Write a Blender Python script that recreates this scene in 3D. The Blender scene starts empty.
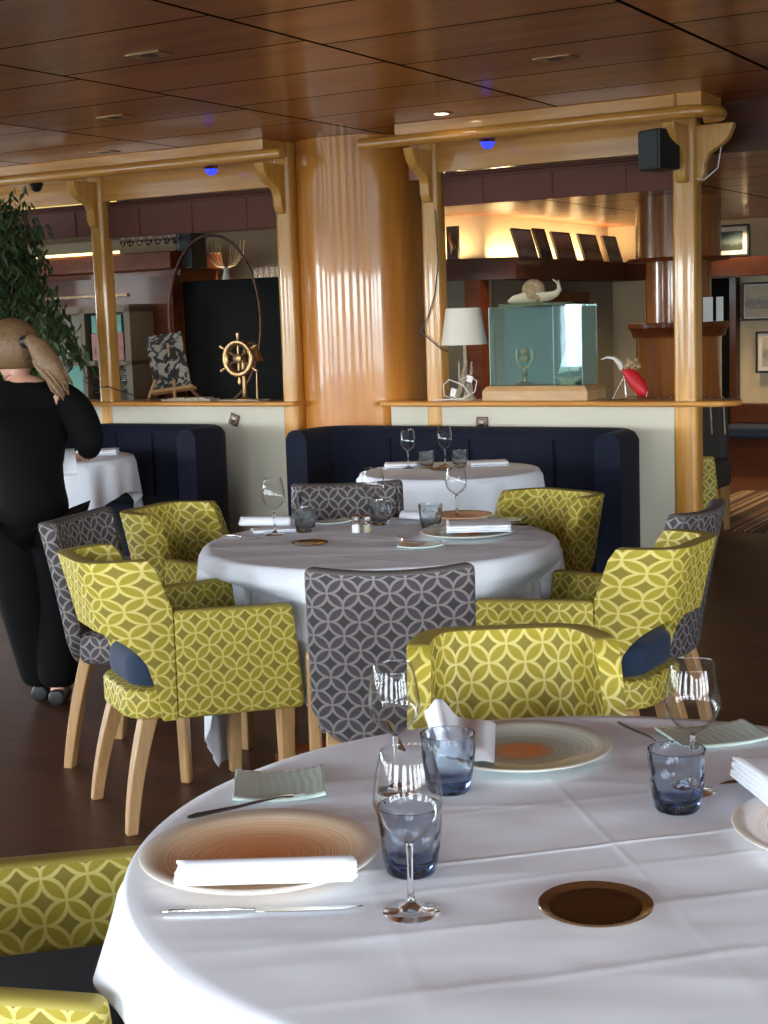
import bpy, bmesh, math, random
from math import sin, cos, pi, radians, sqrt, atan2, tau
from mathutils import Vector, Matrix, Euler, noise
random.seed(7)
C = bpy.context.scene.collection
YAW = radians(30.3)
RV = Vector((cos(YAW), -sin(YAW), 0)); NV = Vector((sin(YAW), cos(YAW), 0))
def W(x, n, z=0.0):
    "room frame (x along the divider, n away from the viewer) to world"
    return RV * x + NV * n + Vector((0, 0, z))

# ------------------------------------------------------------------ materials
def newmat(name):
    m = bpy.data.materials.new(name); m.use_nodes = True
    nt = m.node_tree; b = nt.nodes['Principled BSDF']
    return m, nt, b
def setp(b, **k):
    for a, v in k.items():
        a = a.replace('_', ' ')
        if a in b.inputs:
            b.inputs[a].default_value = (*v, 1) if isinstance(v, tuple) and len(v) == 3 else v
def plain(name, col, rough=.5, metal=0., coat=0., spec=.5, bump=0., bscale=80., sheen=0., vary=0.):
    m, nt, b = newmat(name)
    setp(b, Base_Color=col, Roughness=rough, Metallic=metal, Coat_Weight=coat, Coat_Roughness=.08, Sheen_Weight=sheen)
    b.inputs['Specular IOR Level'].default_value = spec
    N = nt.nodes; L = nt.links
    if bump or vary:
        tc = N.new('ShaderNodeTexCoord'); nz = N.new('ShaderNodeTexNoise'); nz.inputs['Scale'].default_value = bscale; nz.inputs['Detail'].default_value = 4
        L.new(tc.outputs['Object'], nz.inputs['Vector'])
        if bump:
            bp = N.new('ShaderNodeBump'); bp.inputs['Strength'].default_value = bump; bp.inputs['Distance'].default_value = .01
            L.new(nz.outputs['Fac'], bp.inputs['Height']); L.new(bp.outputs['Normal'], b.inputs['Normal'])
        if vary:
            r = N.new('ShaderNodeValToRGB'); r.color_ramp.elements[0].position = .3; r.color_ramp.elements[1].position = .7
            r.color_ramp.elements[0].color = (*[c * (1 - vary) for c in col], 1); r.color_ramp.elements[1].color = (*[min(1, c * (1 + vary)) for c in col], 1)
            L.new(nz.outputs['Fac'], r.inputs['Fac']); L.new(r.outputs['Color'], b.inputs['Base Color'])
    return m
def wood(name, c1, c2, rough=.3, coat=.6, stretch=(14, 14, .9), coatr=.06, planks=0., plank_axis=0, spec=.5):
    m, nt, b = newmat(name); N = nt.nodes; L = nt.links
    tc = N.new('ShaderNodeTexCoord'); mp = N.new('ShaderNodeMapping'); mp.inputs['Scale'].default_value = stretch
    L.new(tc.outputs['Object'], mp.inputs['Vector'])
    nz = N.new('ShaderNodeTexNoise'); nz.inputs['Scale'].default_value = 1.; nz.inputs['Detail'].default_value = 7; nz.inputs['Roughness'].default_value = .62; nz.inputs['Distortion'].default_value = .6
    L.new(mp.outputs['Vector'], nz.inputs['Vector'])
    r = N.new('ShaderNodeValToRGB'); r.color_ramp.elements[0].position = .28; r.color_ramp.elements[1].position = .72
    r.color_ramp.elements[0].color = (*c1, 1); r.color_ramp.elements[1].color = (*c2, 1)
    L.new(nz.outputs['Fac'], r.inputs['Fac'])
    out = r.outputs['Color']
    if planks:
        sx = N.new('ShaderNodeSeparateXYZ'); L.new(tc.outputs['Object'], sx.inputs[0])
        d = N.new('ShaderNodeMath'); d.operation = 'MULTIPLY'; d.inputs[1].default_value = 1 / planks; L.new(sx.outputs[plank_axis], d.inputs[0])
        f = N.new('ShaderNodeMath'); f.operation = 'FLOOR'; L.new(d.outputs[0], f.inputs[0])
        wn = N.new('ShaderNodeTexWhiteNoise'); wn.noise_dimensions = '1D'; L.new(f.outputs[0], wn.inputs['W'])
        mx = N.new('ShaderNodeMapRange'); mx.inputs['To Min'].default_value = .8; mx.inputs['To Max'].default_value = 1.15; L.new(wn.outputs['Value'], mx.inputs['Value'])
        ml = N.new('ShaderNodeVectorMath'); ml.operation = 'SCALE'; L.new(out, ml.inputs[0]); L.new(mx.outputs[0], ml.inputs['Scale']); out = ml.outputs[0]
    L.new(out, b.inputs['Base Color'])
    setp(b, Roughness=rough, Coat_Weight=coat, Coat_Roughness=coatr); b.inputs['Specular IOR Level'].default_value = spec
    bp = N.new('ShaderNodeBump'); bp.inputs['Strength'].default_value = .04 if name != 'column_veneer' else .008; bp.inputs['Distance'].default_value = .01
    L.new(nz.outputs['Fac'], bp.inputs['Height']); L.new(bp.outputs['Normal'], b.inputs['Normal'])
    return m
def mathn(nt, op, a, b_=None):
    n = nt.nodes.new('ShaderNodeMath'); n.operation = op
    for i, v in enumerate((a, b_)):
        if v is None: continue
        if isinstance(v, (int, float)): n.inputs[i].default_value = v
        else: nt.links.new(v, n.inputs[i])
    return n.outputs[0]
def lattice_fabric(name, line, petal, diamond, S=.056, sheen=.0):
    "woven upholstery: interlaced circles on UVs in metres, turned 45 degrees"
    m, nt, b = newmat(name); N = nt.nodes; L = nt.links
    uv = N.new('ShaderNodeUVMap'); mp = N.new('ShaderNodeMapping'); mp.inputs['Rotation'].default_value = (0, 0, pi / 4); mp.inputs['Scale'].default_value = (1 / S, 1 / S, 1)
    L.new(uv.outputs['UV'], mp.inputs['Vector'])
    sp = N.new('ShaderNodeSeparateXYZ'); L.new(mp.outputs['Vector'], sp.inputs[0])
    M = lambda op, a, b_=None: mathn(nt, op, a, b_)
    ax = M('ABSOLUTE', M('SUBTRACT', M('FRACT', sp.outputs[0]), .5)); ay = M('ABSOLUTE', M('SUBTRACT', M('FRACT', sp.outputs[1]), .5))
    def ln(a, c): return M('SQRT', M('ADD', M('MULTIPLY', a, a), M('MULTIPLY', c, c)))
    d1 = M('SUBTRACT', ln(M('SUBTRACT', 1., ax), ay), .7071); d2 = M('SUBTRACT', ln(ax, M('SUBTRACT', 1., ay)), .7071)
    nzt = N.new('ShaderNodeTexNoise'); nzt.inputs['Scale'].default_value = 900; L.new(uv.outputs['UV'], nzt.inputs['Vector'])
    dm = M('ABSOLUTE', M('SUBTRACT', M('MINIMUM', d1, d2), .022))
    dm = M('ADD', dm, M('MULTIPLY', M('SUBTRACT', nzt.outputs['Fac'], .5), .03))
    lm = N.new('ShaderNodeMapRange'); lm.inputs['From Min'].default_value = .046; lm.inputs['From Max'].default_value = .075; lm.inputs['To Min'].default_value = 1; lm.inputs['To Max'].default_value = 0
    L.new(dm, lm.inputs['Value'])
    inp = M('LESS_THAN', M('MINIMUM', d1, d2), 0.)
    m1 = N.new('ShaderNodeMix'); m1.data_type = 'RGBA'; m1.inputs[6].default_value = (*diamond, 1); m1.inputs[7].default_value = (*petal, 1); L.new(inp, m1.inputs[0])
    m2 = N.new('ShaderNodeMix'); m2.data_type = 'RGBA'; m2.inputs[7].default_value = (*line, 1); L.new(m1.outputs[2], m2.inputs[6]); L.new(lm.outputs[0], m2.inputs[0])
    L.new(m2.outputs[2], b.inputs['Base Color'])
    rr = N.new('ShaderNodeMapRange'); rr.inputs['To Min'].default_value = .75; rr.inputs['To Max'].default_value = .42; L.new(lm.outputs[0], rr.inputs['Value']); L.new(rr.outputs[0], b.inputs['Roughness'])
    bp = N.new('ShaderNodeBump'); bp.inputs['Strength'].default_value = .35; bp.inputs['Distance'].default_value = .002
    L.new(lm.outputs[0], bp.inputs['Height']); L.new(bp.outputs['Normal'], b.inputs['Normal'])
    setp(b, Sheen_Weight=sheen, Sheen_Roughness=.4)
    return m
def glassmat(name, col=(1, 1, 1), rough=0., ior=1.45, bump=0., bs=40., depthcol=None):
    m, nt, b = newmat(name)
    setp(b, Base_Color=col, Roughness=rough, IOR=ior, Transmission_Weight=1.)
    if bump:
        N = nt.nodes; L = nt.links
        tc = N.new('ShaderNodeTexCoord'); v = N.new('ShaderNodeTexVoronoi'); v.inputs['Scale'].default_value = bs; v.feature = 'SMOOTH_F1'
        L.new(tc.outputs['Object'], v.inputs['Vector']); bp = N.new('ShaderNodeBump'); bp.inputs['Strength'].default_value = bump; bp.inputs['Distance'].default_value = .01
        L.new(v.outputs['Distance'], bp.inputs['Height']); L.new(bp.outputs['Normal'], b.inputs['Normal'])
    return m
def thinglass(name, tint=(1, 1, 1), refl=1.3, base=.02):
    "thin clear shell: straight-through transmission plus fresnel reflection"
    m, nt, b = newmat(name); N = nt.nodes; L = nt.links; N.remove(b)
    t = N.new('ShaderNodeBsdfTransparent')
    g = N.new('ShaderNodeBsdfGlossy'); g.inputs['Roughness'].default_value = .02
    gm = N.new('ShaderNodeNewGeometry'); dp = N.new('ShaderNodeVectorMath'); dp.operation = 'DOT_PRODUCT'; L.new(gm.outputs['Normal'], dp.inputs[0]); L.new(gm.outputs['Incoming'], dp.inputs[1])
    fr = mathn(nt, 'POWER', mathn(nt, 'SUBTRACT', 1., mathn(nt, 'ABSOLUTE', dp.outputs['Value'])), 4.)
    tm = N.new('ShaderNodeMix'); tm.data_type = 'RGBA'; tm.inputs[6].default_value = (*tint, 1); tm.inputs[7].default_value = (*[c * .55 for c in tint], 1); L.new(fr, tm.inputs[0]); L.new(tm.outputs[2], t.inputs[0])
    k = mathn(nt, 'MULTIPLY', fr, refl * .6); k = mathn(nt, 'ADD', k, base); k = mathn(nt, 'MINIMUM', k, 1.)
    mx = N.new('ShaderNodeMixShader'); L.new(k, mx.inputs[0]); L.new(t.outputs[0], mx.inputs[1]); L.new(g.outputs[0], mx.inputs[2])
    L.new(mx.outputs[0], N['Material Output'].inputs['Surface'])
    return m
def emit(name, col, s):
    m, nt, b = newmat(name); setp(b, Base_Color=col, Emission_Color=col, Emission_Strength=s); return m
def plate_mat(name, stops, bands=60., dark=(.35, .1, .03), amt=.5):
    "hand painted concentric rings, by radius around the plate's own axis"
    m, nt, b = newmat(name); N = nt.nodes; L = nt.links
    tc = N.new('ShaderNodeTexCoord'); sp = N.new('ShaderNodeSeparateXYZ'); L.new(tc.outputs['Object'], sp.inputs[0])
    M = lambda op, a, b_=None: mathn(nt, op, a, b_)
    nz = N.new('ShaderNodeTexNoise'); nz.inputs['Scale'].default_value = 12; L.new(tc.outputs['Object'], nz.inputs['Vector'])
    r = M('SQRT', M('ADD', M('MULTIPLY', sp.outputs[0], sp.outputs[0]), M('MULTIPLY', sp.outputs[1], sp.outputs[1])))
    r = M('ADD', r, M('MULTIPLY', M('SUBTRACT', nz.outputs['Fac'], .5), .012))
    rn = M('DIVIDE', r, .165)
    cr = N.new('ShaderNodeValToRGB'); e = cr.color_ramp.elements
    e[0].position = stops[0][0]; e[0].color = (*stops[0][1], 1); e[1].position = stops[-1][0]; e[1].color = (*stops[-1][1], 1)
    for p, c in stops[1:-1]:
        q = e.new(p); q.color = (*c, 1)
    L.new(rn, cr.inputs['Fac'])
    wn = N.new('ShaderNodeTexNoise'); wn.noise_dimensions = '1D'; wn.inputs['Scale'].default_value = bands; wn.inputs['Detail'].default_value = 3; L.new(rn, wn.inputs['W'])
    mr = N.new('ShaderNodeMapRange'); mr.inputs['From Min'].default_value = .35; mr.inputs['From Max'].default_value = .65; mr.inputs['To Min'].default_value = 1.15; mr.inputs['To Max'].default_value = 1 - amt
    L.new(wn.outputs['Fac'], mr.inputs['Value'])
    inner = N.new('ShaderNodeMapRange'); inner.inputs['From Min'].default_value = .95; inner.inputs['From Max'].default_value = .7; L.new(rn, inner.inputs['Value'])
    f = M('ADD', M('MULTIPLY', M('SUBTRACT', mr.outputs[0], 1.), inner.outputs[0]), 1.)
    ml = N.new('ShaderNodeVectorMath'); ml.operation = 'SCALE'; L.new(cr.outputs['Color'], ml.inputs[0]); L.new(f, ml.inputs['Scale'])
    L.new(ml.outputs[0], b.inputs['Base Color']); setp(b, Roughness=.25, Coat_Weight=.4)
    return m

MT = {}
MT['pine'] = wood('varnished_pine', (.47, .20, .034), (.74, .39, .085), rough=.3, stretch=(26, 26, 1.6), planks=0)
MT['column'] = wood('column_veneer', (.42, .14, .018), (.72, .29, .045), rough=.26, coat=.6, coatr=.05, stretch=(7, 7, .7))
MT['pine_h'] = wood('varnished_pine_rail', (.44, .17, .028), (.68, .32, .065), rough=.3, stretch=(1.6, 26, 26))
MT['mahog'] = wood('mahogany', (.10, .020, .005), (.22, .055, .013), rough=.5, coat=.1, spec=.25, stretch=(3, 3, 10))
MT['mahog_dark'] = wood('dark_mahogany', (.045, .012, .005), (.10, .028, .010), rough=.5, coat=.08, spec=.3, stretch=(3, 3, 10))
MT['mahog_v'] = wood('mahogany_drum', (.22, .06, .012), (.42, .15, .035), rough=.25, coat=.7, stretch=(12, 12, .8))
MT['leg'] = wood('oak_leg', (.30, .155, .055), (.46, .27, .11), rough=.45, coat=.15, stretch=(40, 40, 4))
MT['oak'] = wood('light_oak', (.42, .24, .10), (.58, .36, .17), rough=.4, coat=.3, stretch=(4, 30, 30))
MT['cream'] = plain('cream_wall_panel', (.60, .57, .46), .6, bump=.05, bscale=120)
MT['cream_far'] = plain('cream_far_wall', (.62, .52, .34), .7)
MT['grey_panel'] = plain('grey_green_panel', (.22, .20, .15), .7)
MT['navy'] = plain('navy_velvet', (.0035, .006, .018), .85, sheen=.03, spec=.25, bump=.1, bscale=30, vary=.25)
MT['navy_seat'] = plain('navy_seat_fabric', (.006, .020, .054), .85, sheen=.08, bump=.2, bscale=500)
MT['yellow'] = lattice_fabric('yellow_lattice_upholstery', (.54, .45, .12), (.30, .24, .014), (.20, .16, .014))
MT['grey'] = lattice_fabric('grey_lattice_upholstery', (.175, .155, .15), (.042, .034, .042), (.027, .022, .026))
MT['dark_stripe'] = plain('dark_chair_fabric', (.03, .027, .026), .7, vary=.3, bscale=20)
MT['cloth'] = plain('white_linen', (.78, .82, .90), .9, bump=.03, bscale=300)
MT['napkin'] = plain('white_napkin', (.80, .83, .90), .85, bump=.08, bscale=400)
MT['wineglass'] = thinglass('clear_wine_glass', (.97, .97, .97), 1.3, .018)
MT['stemglass'] = glassmat('clear_stem_glass', (1, 1, 1))
MT['caseglass'] = thinglass('case_glass', (.74, .92, .92), 2.4, .09)
MT['blue'] = glassmat('smoky_blue_glass', (.62, .70, .80), bump=.35, bs=55)
MT['smoke'] = glassmat('smoky_grey_glass', (.60, .66, .70), bump=.3, bs=55)
def absorb(key, base, col, dens):
    m = MT[key]; nt = m.node_tree; nt.nodes['Principled BSDF'].inputs['Base Color'].default_value = (*base, 1)
    v = nt.nodes.new('ShaderNodeVolumeAbsorption'); v.inputs['Color'].default_value = (*col, 1); v.inputs['Density'].default_value = dens
    nt.links.new(v.outputs[0], nt.nodes['Material Output'].inputs['Volume'])
absorb('blue', (.80, .85, .91), (.12, .25, .50), 42.); absorb('smoke', (.80, .83, .85), (.2, .28, .32), 20.)
MT['blue_base'] = glassmat('dark_blue_glass_base', (.13, .17, .32))
MT['green_glass'] = plain('pale_green_frosted_glass', (.50, .62, .57), .15, coat=.5)
MT['steel'] = plain('polished_steel', (.62, .61, .60), .16, metal=1)
MT['darksteel'] = plain('dark_steel_handle', (.10, .075, .06), .22, metal=.8)
MT['brass'] = plain('brass', (.46, .29, .14), .36, metal=1)
MT['bronze'] = plain('bronze_tray', (.085, .035, .012), .16, metal=.55, coat=.6)
MT['bronze_rim'] = plain('bronze_rim', (.28, .16, .07), .22, metal=.85, coat=.4)
MT['black'] = plain('black_plastic', (.012, .012, .013), .4)
MT['speaker_grille'] = plain('speaker_grille', (.045, .05, .05), .6, bump=.3, bscale=400)
MT['screen'] = plain('dark_screen', (.0025, .004, .004), .7, spec=.12)
MT['blind'] = plain('mauve_brown_blind', (.135, .042, .027), .75, bump=.08, bscale=60, vary=.1)
MT['white'] = plain('white_paint', (.8, .8, .78), .5)
MT['black_cloth'] = plain('black_clothing', (.0028, .0028, .0032), .9, bump=.12, bscale=18, spec=.15)
MT['skin'] = plain('skin', (.58, .31, .22), .5)
MT['hair'] = plain('light_brown_hair', (.20, .115, .055), .5, bump=.4, bscale=60, vary=.2)
MT['leaf'] = plain('ficus_leaf', (.04, .075, .022), .5, vary=.35, bscale=9)
MT['bark'] = plain('bark', (.14, .09, .05), .8)
MT['pot'] = plain('terracotta_pot', (.25, .1, .05), .7)
MT['shade'] = plain('white_lamp_shade', (.72, .70, .64), .6)
MT['drift'] = plain('driftwood', (.42, .35, .25), .8, vary=.3, bscale=40)
MT['cable'] = plain('white_cable', (.75, .75, .72), .5)
MT['red'] = plain('red_cloth_body', (.55, .012, .02), .5)
MT['straw'] = plain('straw_brown', (.36, .25, .13), .7, vary=.3, bscale=60)
MT['moss'] = plain('green_mat', (.10, .14, .08), .9, vary=.4, bscale=60)
MT['teal'] = plain('teal_panel', (.07, .24, .20), .6)
MT['ochre'] = plain('ochre_panel', (.36, .26, .10), .6)
MT['grey_wood'] = plain('grey_cabinet_frame', (.10, .082, .064), .7)
MT['shoe'] = plain('black_shoe', (.01, .01, .01), .5)
MT['salt'] = plain('salt', (.8, .8, .8), .8)
MT['pepper'] = plain('pepper', (.35, .33, .22), .8)
MT['plate_white'] = plain('white_porcelain', (.78, .76, .70), .2, coat=.5)
MT['plate_orange'] = plate_mat('orange_ringed_plate', [(0, (.95, .38, .15)), (.45, (.98, .50, .25)), (.74, (.95, .66, .42)), (.93, (.80, .70, .54)), (1., (.86, .84, .78))], 70, amt=.28)
MT['plate_green'] = plate_mat('green_ringed_plate', [(0, (.75, .24, .06)), (.2, (.75, .26, .09)), (.30, (.46, .33, .20)), (.36, (.44, .52, .44)), (.72, (.58, .64, .55)), (.93, (.72, .73, .64)), (1., (.86, .86, .80))], 40, amt=.18)
MT['plate_pink'] = plate_mat('pink_ringed_plate', [(0, (.70, .42, .32)), (.5, (.76, .52, .42)), (.8, (.78, .66, .56)), (1., (.78, .74, .68))], 50, amt=.25)
MT['led'] = emit('warm_led_strip', (1., .72, .22), 5.)
MT['bulb'] = emit('warm_bulb', (1., .85, .6), 25.)
MT['bluebulb'] = emit('blue_spot_lens', (.03, .05, 1.), 1.5)

def ceiling_mat():
    m, nt, b = newmat('mahogany_ceiling_panels'); N = nt.nodes; L = nt.links
    tc = N.new('ShaderNodeTexCoord'); sp = N.new('ShaderNodeSeparateXYZ'); L.new(tc.outputs['Object'], sp.inputs[0])
    M = lambda op, a, b_=None: mathn(nt, op, a, b_)
    px, pn = 1.225, .613
    cx = M('DIVIDE', M('ADD', sp.outputs[0], 3.15), px); ix = M('FLOOR', cx)
    off = M('MULTIPLY', M('FRACT', M('MULTIPLY', ix, .5)), .36)
    cy = M('ADD', M('DIVIDE', M('SUBTRACT', sp.outputs[1], 4.42), pn), off); iy = M('FLOOR', cy)
    dx = M('MULTIPLY', M('SUBTRACT', .5, M('ABSOLUTE', M('SUBTRACT', M('FRACT', cx), .5))), px)
    dy = M('MULTIPLY', M('SUBTRACT', .5, M('ABSOLUTE', M('SUBTRACT', M('FRACT', cy), .5))), pn)
    sm = M('MAXIMUM', M('LESS_THAN', dx, .010), M('LESS_THAN', dy, .007))
    mp = N.new('ShaderNodeMapping'); mp.inputs['Scale'].default_value = (.9, 9, 9); L.new(tc.outputs['Object'], mp.inputs['Vector'])
    nz = N.new('ShaderNodeTexNoise'); nz.inputs['Scale'].default_value = 1; nz.inputs['Detail'].default_value = 6; L.new(mp.outputs[0], nz.inputs['Vector'])
    r = N.new('ShaderNodeValToRGB'); r.color_ramp.elements[0].position = .3; r.color_ramp.elements[1].position = .7
    r.color_ramp.elements[0].color = (.27, .066, .012, 1); r.color_ramp.elements[1].color = (.46, .135, .028, 1); L.new(nz.outputs['Fac'], r.inputs[0])
    wn = N.new('ShaderNodeTexWhiteNoise'); cb = N.new('ShaderNodeCombineXYZ'); L.new(ix, cb.inputs[0]); L.new(iy, cb.inputs[1]); L.new(cb.outputs[0], wn.inputs['Vector'])
    mr = N.new('ShaderNodeMapRange'); mr.inputs['To Min'].default_value = .85; mr.inputs['To Max'].default_value = 1.12; L.new(wn.outputs['Value'], mr.inputs['Value'])
    sc_ = N.new('ShaderNodeVectorMath'); sc_.operation = 'SCALE'; L.new(r.outputs[0], sc_.inputs[0]); L.new(mr.outputs[0], sc_.inputs['Scale'])
    mx = N.new('ShaderNodeMix'); mx.data_type = 'RGBA'; mx.inputs[7].default_value = (.012, .006, .004, 1); L.new(sm, mx.inputs[0]); L.new(sc_.outputs[0], mx.inputs[6])
    L.new(mx.outputs[2], b.inputs['Base Color']); setp(b, Roughness=.36, Coat_Roughness=.13)
    inv = M('SUBTRACT', 1., sm); L.new(M('MULTIPLY', inv, .32), b.inputs['Coat Weight']); L.new(M('MULTIPLY', inv, .5), b.inputs['Specular IOR Level'])
    # every panel sits at a very slightly different angle
    ns = N.new('ShaderNodeVectorMath'); ns.operation = 'SUBTRACT'; ns.inputs[1].default_value = (.5, .5, .5); L.new(wn.outputs['Color'], ns.inputs[0])
    nm = N.new('ShaderNodeVectorMath'); nm.operation = 'MULTIPLY'; nm.inputs[1].default_value = (.022, .022, 0); L.new(ns.outputs[0], nm.inputs[0])
    gm = N.new('ShaderNodeNewGeometry'); ad = N.new('ShaderNodeVectorMath'); ad.operation = 'ADD'; L.new(gm.outputs['Normal'], ad.inputs[0]); L.new(nm.outputs[0], ad.inputs[1])
    L.new(ad.outputs[0], b.inputs['Normal']); L.new(ad.outputs[0], b.inputs['Coat Normal'])
    return m
def floor_mat():
    m, nt, b = newmat('dark_parquet'); N = nt.nodes; L = nt.links
    tc = N.new('ShaderNodeTexCoord'); br = N.new('ShaderNodeTexBrick'); br.offset = .37
    for k, v in (('Scale', 1.), ('Brick Width', 1.3), ('Row Height', .14), ('Mortar Size', .0025), ('Mortar Smooth', .2), ('Bias', 0.)): br.inputs[k].default_value = v
    br.inputs['Color1'].default_value = (.062, .021, .009, 1); br.inputs['Color2'].default_value = (.088, .031, .014, 1); br.inputs['Mortar'].default_value = (.012, .006, .004, 1)
    L.new(tc.outputs['Object'], br.inputs['Vector'])
    mp = N.new('ShaderNodeMapping'); mp.inputs['Scale'].default_value = (3, 30, 1); L.new(tc.outputs['Object'], mp.inputs['Vector'])
    nz = N.new('ShaderNodeTexNoise'); nz.inputs['Scale'].default_value = 1; nz.inputs['Detail'].default_value = 6; L.new(mp.outputs[0], nz.inputs['Vector'])
    mr = N.new('ShaderNodeMapRange'); mr.inputs['To Min'].default_value = .6; mr.inputs['To Max'].default_value = 1.4; L.new(nz.outputs['Fac'], mr.inputs['Value'])
    s = N.new('ShaderNodeVectorMath'); s.operation = 'SCALE'; L.new(br.outputs['Color'], s.inputs[0]); L.new(mr.outputs[0], s.inputs['Scale'])
    L.new(s.outputs[0], b.inputs['Base Color']); setp(b, Roughness=.42); b.inputs['Specular IOR Level'].default_value = .35
    return m
MT['ceiling'] = ceiling_mat(); MT['floor'] = floor_mat()

# ------------------------------------------------------------------ mesh helpers
class G:
    def __init__(s): s.v = []; s.f = []; s.uv = {}
    def add(s, v, f, M=None):
        o = len(s.v)
        s.v += [tuple(M @ Vector(p)) if M else tuple(p) for p in v]
        s.f += [tuple(i + o for i in q) for q in f]; return s
    def box(s, x0, x1, y0, y1, z0, z1, M=None):
        v = [(x, y, z) for z in (z0, z1) for y in (y0, y1) for x in (x0, x1)]
        return s.add(v, [(0, 2, 3, 1), (4, 5, 7, 6), (0, 1, 5, 4), (2, 6, 7, 3), (0, 4, 6, 2), (1, 3, 7, 5)], M)
    def lathe(s, prof, seg=32, M=None, closed=False):
        v = []; f = []; n = len(prof)
        for (r, z) in prof:
            for k in range(seg):
                a = tau * k / seg; v.append((max(r, 1e-5) * cos(a), max(r, 1e-5) * sin(a), z))
        m = n if closed else n - 1
        for i in range(m):
            j = (i + 1) % n
            for k in range(seg):
                k2 = (k + 1) % seg; f.append((i * seg + k, i * seg + k2, j * seg + k2, j * seg + k))
        if not closed:
            if prof[0][0] > 1e-4: f.append(tuple(reversed(range(seg))))
            if prof[-1][0] > 1e-4: f.append(tuple((n - 1) * seg + k for k in range(seg)))
        return s.add(v, f, M)
    def tube(s, pts, rad, seg=8, M=None, cap=True):
        pts = [Vector(p) for p in pts]; n = len(pts)
        rad = rad if isinstance(rad, (list, tuple)) else [rad] * n
        v = []; f = []; up = None
        for i, p in enumerate(pts):
            t = (pts[min(i + 1, n - 1)] - pts[max(i - 1, 0)]).normalized()
            if up is None:
                up = t.orthogonal().normalized()
            up = (up - t * up.dot(t)).normalized() if (up - t * up.dot(t)).length > 1e-5 else t.orthogonal().normalized()
            b = t.cross(up)
            r = rad[i]
            ra, rb = r if isinstance(r, tuple) else (r, r)
            for k in range(seg):
                a = tau * k / seg; v.append(p + up * cos(a) * ra + b * sin(a) * rb)
        for i in range(n - 1):
            for k in range(seg):
                k2 = (k + 1) % seg; f.append((i * seg + k, i * seg + k2, (i + 1) * seg + k2, (i + 1) * seg + k))
        if cap: f.append(tuple(reversed(range(seg)))); f.append(tuple((n - 1) * seg + k for k in range(seg)))
        return s.add(v, f, M)
    def prism(s, out, d0, d1, M=None):
        "outline in local (x,z), extruded along y"
        n = len(out); v = [(x, d0, z) for x, z in out] + [(x, d1, z) for x, z in out]
        f = [tuple(range(n)), tuple(reversed(range(n, 2 * n)))] + [(i, i + n, (i + 1) % n + n, (i + 1) % n) for i in range(n)]
        return s.add(v, f, M)
    def sphere(s, c, r, M=None, seg=16, rings=10):
        rx, ry, rz = r if isinstance(r, tuple) else (r, r, r)
        v = []; f = []
        for i in range(rings + 1):
            t = pi * i / rings
            for k in range(seg):
                a = tau * k / seg; v.append((c[0] + rx * sin(t) * cos(a), c[1] + ry * sin(t) * sin(a), c[2] - rz * cos(t)))
        for i in range(rings):
            for k in range(seg):
                k2 = (k + 1) % seg; f.append((i * seg + k, i * seg + k2, (i + 1) * seg + k2, (i + 1) * seg + k))
        return s.add(v, f, M)
def obj(name, g, mat, parent=None, loc=(0, 0, 0), rotz=0., smooth=True, bev=0., bseg=2, uvs=None, sub=0, angle=35):
    me = bpy.data.meshes.new(name); me.from_pydata([tuple(p) for p in g.v], [], g.f)
    bm = bmesh.new(); bm.from_mesh(me)
    if uvs is None: bmesh.ops.remove_doubles(bm, verts=bm.verts, dist=1e-6)
    bmesh.ops.recalc_face_normals(bm, faces=bm.faces); bm.to_mesh(me); bm.free()
    if uvs is not None:
        l = me.uv_layers.new(name='UVMap')
        for p in me.polygons:
            for li in p.loop_indices: l.data[li].uv = uvs[me.loops[li].vertex_index]
    me.materials.append(mat if isinstance(mat, bpy.types.Material) else MT[mat])
    o = bpy.data.objects.new(name, me); C.objects.link(o)
    o.location = loc; o.rotation_euler = (0, 0, rotz)
    if parent: o.parent = parent
    if bev:
        m = o.modifiers.new('bevel', 'BEVEL'); m.width = bev; m.segments = bseg; m.limit_method = 'ANGLE'; m.angle_limit = radians(40)
    if sub:
        m = o.modifiers.new('sub', 'SUBSURF'); m.levels = sub; m.render_levels = sub
    if smooth:
        for p in me.polygons: p.use_smooth = True
        try: me.set_sharp_from_angle(angle=radians(angle))
        except Exception: pass
    return o
def tag(o, label, cat, group=None, kind=None):
    o['label'] = label; o['category'] = cat
    if group: o['group'] = group
    if kind: o['kind'] = kind
    return o
def thing(name, label, cat, loc=(0, 0, 0), rotz=0., group=None):
    o = bpy.data.objects.new(name, None); C.objects.link(o); o.empty_display_size = .1
    o.location = loc; o.rotation_euler = (0, 0, rotz); return tag(o, label, cat, group)
def struct(o):
    o['kind'] = 'structure'; return o
def dup(root, loc, rotz, label, group=None):
    r = root.copy(); C.objects.link(r); r.location = loc; r.rotation_euler = (root.rotation_euler[0], root.rotation_euler[1], rotz); r['label'] = label
    if group: r['group'] = group
    for ch in list(root.children):
        c = ch.copy(); C.objects.link(c); c.parent = r
        for g in list(ch.children):
            d = g.copy(); C.objects.link(d); d.parent = c
    return r
RW = -YAW   # rotation of everything laid out in the room frame
def wobj(name, g, mat, **k):
    "geometry given in room-frame coordinates"
    return obj(name, g, mat, rotz=RW, **k)

#SECTION camera
cam = bpy.data.cameras.new('camera'); co = bpy.data.objects.new('camera', cam); C.objects.link(co)
F, PI_, RO = 1484., radians(7.42), radians(1.9)
fw = Vector((0, cos(PI_), -sin(PI_))); rt = Vector((1, 0, 0)); dn = -rt.cross(fw)
xr = rt * cos(RO) + dn * sin(RO); yd = -rt * sin(RO) + dn * cos(RO)
M3 = Matrix((xr, -yd, -fw)).transposed()
co.matrix_world = Matrix.Translation((0, 0, 1.5)) @ M3.to_4x4()
cam.sensor_fit = 'VERTICAL'; cam.sensor_height = 36; cam.lens = F * 36 / 1024; cam.clip_start = .05; cam.clip_end = 300
bpy.context.scene.camera = co

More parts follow.
